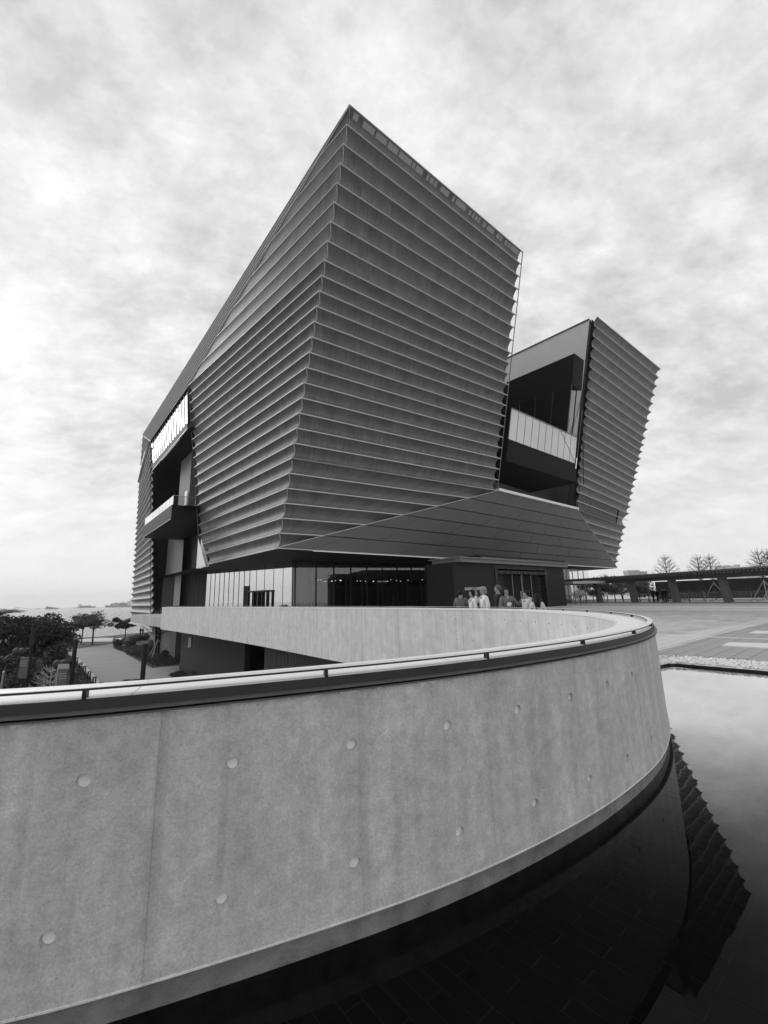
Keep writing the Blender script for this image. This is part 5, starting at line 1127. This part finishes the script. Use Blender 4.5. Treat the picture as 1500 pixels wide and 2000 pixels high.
def person(loc, rz, height, label, top='cloth_grey', legs='cloth_dark', hair='hair', style='short', la=None, ra=None, stride=0.0, bag=None, tilt=0.0, group=None, fine=True, build=1.0, hood=False):
    """faces local -Y; la/ra = (elbow, wrist) of the arm on local +X / -X, in units of a 1.7 m body."""
    k = height / 1.7; V = []; E_ = []; Rd = []
    def add(p, r_, prev=None):
        V.append(Vector(p)); Rd.append(r_)
        if prev is not None: E_.append((prev, len(V) - 1))
        return len(V) - 1
    la = la or ((.235, .03, 1.12), (.25, -.06, .88)); ra = ra or ((-.235, .03, 1.12), (-.25, -.06, .88))
    pel = add((0, 0, .95), (.125, .10)); wa = add((0, 0, 1.10), (.115, .085), pel); ch = add((0, 0, 1.30), (.135, .10), wa); nk = add((0, .01, 1.455), .052, ch)
    hx = tilt; jaw = add((hx * .4, -.02, 1.525), (.06, .068), nk); cr = add((hx * .8, -.005, 1.60), (.078, .095), jaw); tp = add((hx, .0, 1.665), (.06, .07), cr)
    nose = add((hx * .7, -.105, 1.565), .014, cr)
    arms = []
    for sx, (el, wr) in ((1, la), (-1, ra)):
        sh = add((.17 * sx, .0, 1.395), .058, ch); e_ = add(el, .042, sh); w_ = add(wr, .028, e_); d = (Vector(wr) - Vector(el)).normalized(); pm = add(Vector(wr) + d * .07, (.036, .02), w_); arms.append((sh, e_, w_))
        if fine:
            sd_ = d.orthogonal().normalized()
            for q, ln_ in ((-.024, .075), (-.008, .088), (.008, .083), (.024, .065)):
                f0 = add(Vector(wr) + d * .105 + sd_ * q, .0095, pm); f1 = add(Vector(wr) + d * (.105 + ln_ * .5) + sd_ * q + Vector((0, -.012, 0)), .009, f0); add(Vector(wr) + d * (.10 + ln_ * .85) + sd_ * q + Vector((0, -.03, 0)), .0075, f1)
            t0 = add(Vector(wr) + d * .045 + sd_ * .042, .010, pm); add(Vector(wr) + d * .085 + sd_ * .055, .0085, t0)
    LG = []
    for sx in (1, -1):
        st = stride * sx; hp = add((.09 * sx, 0, .90), .088, pel); kn = add((.10 * sx, -.03 - st * .5, .49 + (.03 if st < 0 else 0)), .060, hp); an = add((.10 * sx, .02 - st, .09 + (.05 if st < 0 else 0)), .038, kn); add((.11 * sx, -.13 - st, .035), .034, an); LG.append((hp, kn, an))
    Vs = [tuple(v * k) for v in V]; sc_ = lambda r_: tuple(a * k for a in r_) if isinstance(r_, tuple) else r_ * k
    me = skinned('person', Vs, E_, [sc_(r_) for r_ in Rd], 'skin', 0, 2 if fine else 1)
    body = bpy.data.objects.new('person', me); C.objects.link(body); tag(body, label, 'person', group)
    def kid(name, me_): o = bpy.data.objects.new(name, me_); C.objects.link(o); o.parent = body; return o
    # upper garment
    v2, e2, r2 = [], [], []
    def a2(p, r_, prev=None):
        v2.append(tuple(Vector(p) * k)); r2.append(sc_(r_))
        if prev is not None: e2.append((prev, len(v2) - 1))
        return len(v2) - 1
    b0 = a2((0, 0, .86), (.165 * build, .125 * build)); b1 = a2((0, 0, 1.08), (.155 * build, .115 * build), b0); b2 = a2((0, 0, 1.30), (.165 * build, .125 * build), b1); a2((0, .012, 1.425), (.085, .08), b2)
    for sx, (el, wr) in ((1, la), (-1, ra)):
        s_ = a2((.165 * sx, .0, 1.375), .082 * build, b2); e_ = a2(el, .064 * build, s_); w_ = Vector(el).lerp(Vector(wr), .93); a2(tuple(w_), .048, e_)
    kid('jacket', skinned('jacket', v2, e2, r2, top, 0, 1))
    # trousers
    v3, e3, r3 = [(0, 0, .95 * k)], [], [sc_((.15, .12))]
    for hp, kn, an in LG:
        i0 = len(v3); v3 += [tuple(V[hp] * k), tuple(V[kn] * k), tuple((V[an] + Vector((0, 0, .02))) * k)]; r3 += [.105 * k, .078 * k, .062 * k]; e3 += [(0, i0), (i0, i0 + 1), (i0 + 1, i0 + 2)]
    kid('trousers', skinned('trousers', v3, e3, r3, legs, 0, 1))
    sm = MB()
    for hp, kn, an in LG: a = V[an] * k; sm.ball((a.x, a.y - .06 * k, max(.045 * k, a.z - .04 * k)), .1 * k, 8, 5, (.5, 1.3, .45))
    kid('shoes', (lambda m_: (m_.materials.append(MATS['cloth_dark']), m_)[1])(sm.mesh('shoes')))
    hm_ = MB(); hc = Vector((hx * .85, .018, 1.615)) * k
    if style == 'hat': hm_.ball(tuple(hc + Vector((0, .0, .02 * k))), .108 * k, 14, 9, (.92, 1.08, 1.0), .01); hm_.ball(tuple(hc + Vector((0, .05, -.05)) * 1), .075 * k, 10, 6, (1, 1, 1.1), .02)
    else:
        n_ = len(hm_.v); hm_.ball(tuple(hc), .112 * k, 14, 10, (.92, 1.06, 1.0), .035)
        keep = []
        for f_ in hm_.f:
            c_ = sum((Vector(hm_.v[i]) for i in f_), Vector()) / len(f_); r_ = (c_ - hc) / k
            if r_.y < -.035 and r_.z < .045: continue
            if r_.z < (-.075 if style == 'short' else -.2): continue
            keep.append(f_)
        hm_.f = keep
        if style == 'long': hm_.tube([hc + Vector((0, .055, -.02)) * k, hc + Vector((0, .085, -.17)) * k, hc + Vector((0, .09, -.36)) * k], [.10 * k, .115 * k, .07 * k], 10)
        if style == 'bob': hm_.ball(tuple(hc + Vector((0, .045, -.07)) * k), .098 * k, 12, 7, (1.05, .8, 1.0), .05)
    kid('hair', (lambda m_: (m_.materials.append(MATS[hair]), m_)[1])(hm_.mesh('hair')))
    if hood: hb = MB(); hb.ball((0, .085 * k, 1.44 * k), .11 * k, 12, 7, (1.25, .8, .65), .04); kid('hood', (lambda m_: (m_.materials.append(MATS[top]), m_)[1])(hb.mesh('hood')))
    if fine:
        eb = MB()
        for sx in (-1, 1): eb.ball(tuple(Vector((hx * .75 + .03 * sx, -.088, 1.585)) * k), .011 * k, 6, 4, (1.3, .6, .7))
        eb.box(tuple(Vector((hx * .6, -.088, 1.525)) * k), (.045 * k, .012 * k, .008 * k)); kid('face_features', (lambda m_: (m_.materials.append(MATS['hair']), m_)[1])(eb.mesh('face_features')))
    if bag: bb = MB(); bb.box((0, .19 * k, 1.18 * k), (.28 * k, .16 * k, .40 * k)); kid('backpack', (lambda m_: (m_.materials.append(MATS[bag]), m_)[1])(bb.mesh('backpack')))
    body.location = loc; body.rotation_euler = (0, 0, rz); return body
def at_par(x, Y): p = aty(x, 1170, Y); return (p.x, p.y, 0)
GP = 'visitors at the parapet'
person(at_par(900, 13.75), R(150), 1.58, 'person in grey shirt with short dark hair, back turned, first at the parapet rail', 'cloth_mid', 'cloth_dark', la=((.25, -.02, 1.12), (.24, -.2, 1.0)), ra=((-.27, -.05, 1.13), (-.3, -.2, 1.0)), group=GP, build=1.12)
person(at_par(922, 13.3), R(-80), 1.57, 'slim person in white top with dark bobbed hair, looking sideways at the rail', 'cloth_white', 'cloth_black', style='bob', group=GP, build=.9)
person(at_par(944, 13.05), R(-75), 1.64, 'person in white sweater and pale beanie raising one hand to the face', 'cloth_white', 'cloth_mid', 'cloth_grey', 'hat', ra=((-.26, -.14, 1.22), (-.14, -.17, 1.47)), group=GP, build=1.1)
person(at_par(973, 13.6), R(-80), 1.70, 'person with grey hair and sunglasses in dark jacket behind the others', 'cloth_dark', 'cloth_dark', 'hair_grey', group=GP, build=1.08)
wphone = person(at_par(990, 12.6), R(8), 1.60, 'smiling person in grey sweater with white emblem, holding a phone up at arm length', 'cloth_mid', 'cloth_dark', style='bob', tilt=-.03, la=((.34, -.08, 1.16), (.44, -.12, 1.35)), ra=((-.25, -.05, 1.12), (-.17, -.2, 1.0)), group=GP, build=1.1)
mb = MB(); mb.ball((.0, -.138, 1.13), .075, 12, 6, (1, .25, .75), .12); em = mb.build('emblem', 'cloth_white'); em.parent = wphone
pp = Vector((.445, -.135, 1.50)) * (1.60 / 1.7); p3 = wphone.location + Matrix.Rotation(R(8), 3, 'Z') @ pp
mb = MB(); mb.box((p3.x, p3.y, p3.z), (.072, .012, .15), R(8)); ph = mb.build('phone', 'cloth_light'); ph['label'] = 'pale phone held up by the smiling person'; ph['category'] = 'phone'
mb = MB(); mb.box((p3.x, p3.y - .0075, p3.z + .005), (.062, .003, .125), R(8)); mb.build('phone_back', 'steel_dull', ph)
person(at_par(1028, 12.2), R(-75), 1.50, 'person in pale hooded sweatshirt with dark tied hair, looking sideways at the rail', 'cloth_light', 'cloth_dark', hood=True, group=GP)
person(at_par(1048, 11.8), R(170), 1.40, 'short person with long dark hair, back turned, last at the parapet rail', 'cloth_light', 'cloth_dark', style='long', la=((.24, -.05, 1.12), (.16, -.2, 1.25)), group=GP)
GW = 'people walking by the covered walkway'
for x, Y, rz, h_, lab, bg_ in ((1277, 52.5, -80, 1.74, 'dark-clothed person striding past the second walkway column', None), (1284.5, 54.0, -90, 1.62, 'person walking close behind the striding one', 'cloth_black'), (1296, 51.5, -85, 1.70, 'dark-clothed person just before the third walkway column', 'cloth_black'), (1301, 53.0, -80, 1.66, 'person half hidden at the third walkway column', None)):
    person(at_par(x, Y), R(rz), h_, lab, 'cloth_black', 'cloth_black', stride=.18, bag=bg_, group=GW, fine=False)
GG = 'people in the lower garden'
def gperson(x, y, rz, h_, lab, tp_, st=.12):
    p = gpt(x, y); person((p.x, p.y, GZ + .03), R(rz), h_, lab, tp_, 'cloth_dark', stride=st, group=GG, fine=False)
gperson(222, 1263, 20, 1.72, 'person in pale top walking on the garden path', 'cloth_grey'); gperson(227.5, 1264.5, -10, 1.66, 'dark-clothed person walking beside the pale-topped one on the path', 'cloth_black')
gperson(274, 1240.5, 180, 1.75, 'dark figure standing on the waterfront, first of two', 'cloth_dark', 0); gperson(278.5, 1240.5, 170, 1.68, 'dark figure standing on the waterfront, second of two', 'cloth_dark', 0)
gperson(352, 1300.5, 10, 1.72, 'person with white shirt front standing by the lower dark wall', 'cloth_dark', 0); gperson(358.5, 1300.5, -20, 1.70, 'dark-clothed person standing against the lower dark wall', 'cloth_black', 0)
# ------------------------------------------------------------------ haze
mb = MB(); mb.prism([(-5100, -1100), (5100, -1100), (5100, 5700), (-5100, 5700)], SEA - 1.5, 135)
hzo = mb.build('haze', 'panel', kind='stuff'); m = bpy.data.materials.new('haze'); m.use_nodes = True; t = m.node_tree; t.nodes.clear()
o = nd(t, 'ShaderNodeOutputMaterial'); pv_ = nd(t, 'ShaderNodeVolumePrincipled'); pv_.inputs['Color'].default_value = (.95, .95, .95, 1); pv_.inputs['Density'].default_value = 0.00016; pv_.inputs['Anisotropy'].default_value = 0.0
t.links.new(pv_.outputs[0], o.inputs['Volume']); hzo.data.materials.clear(); hzo.data.materials.append(m)
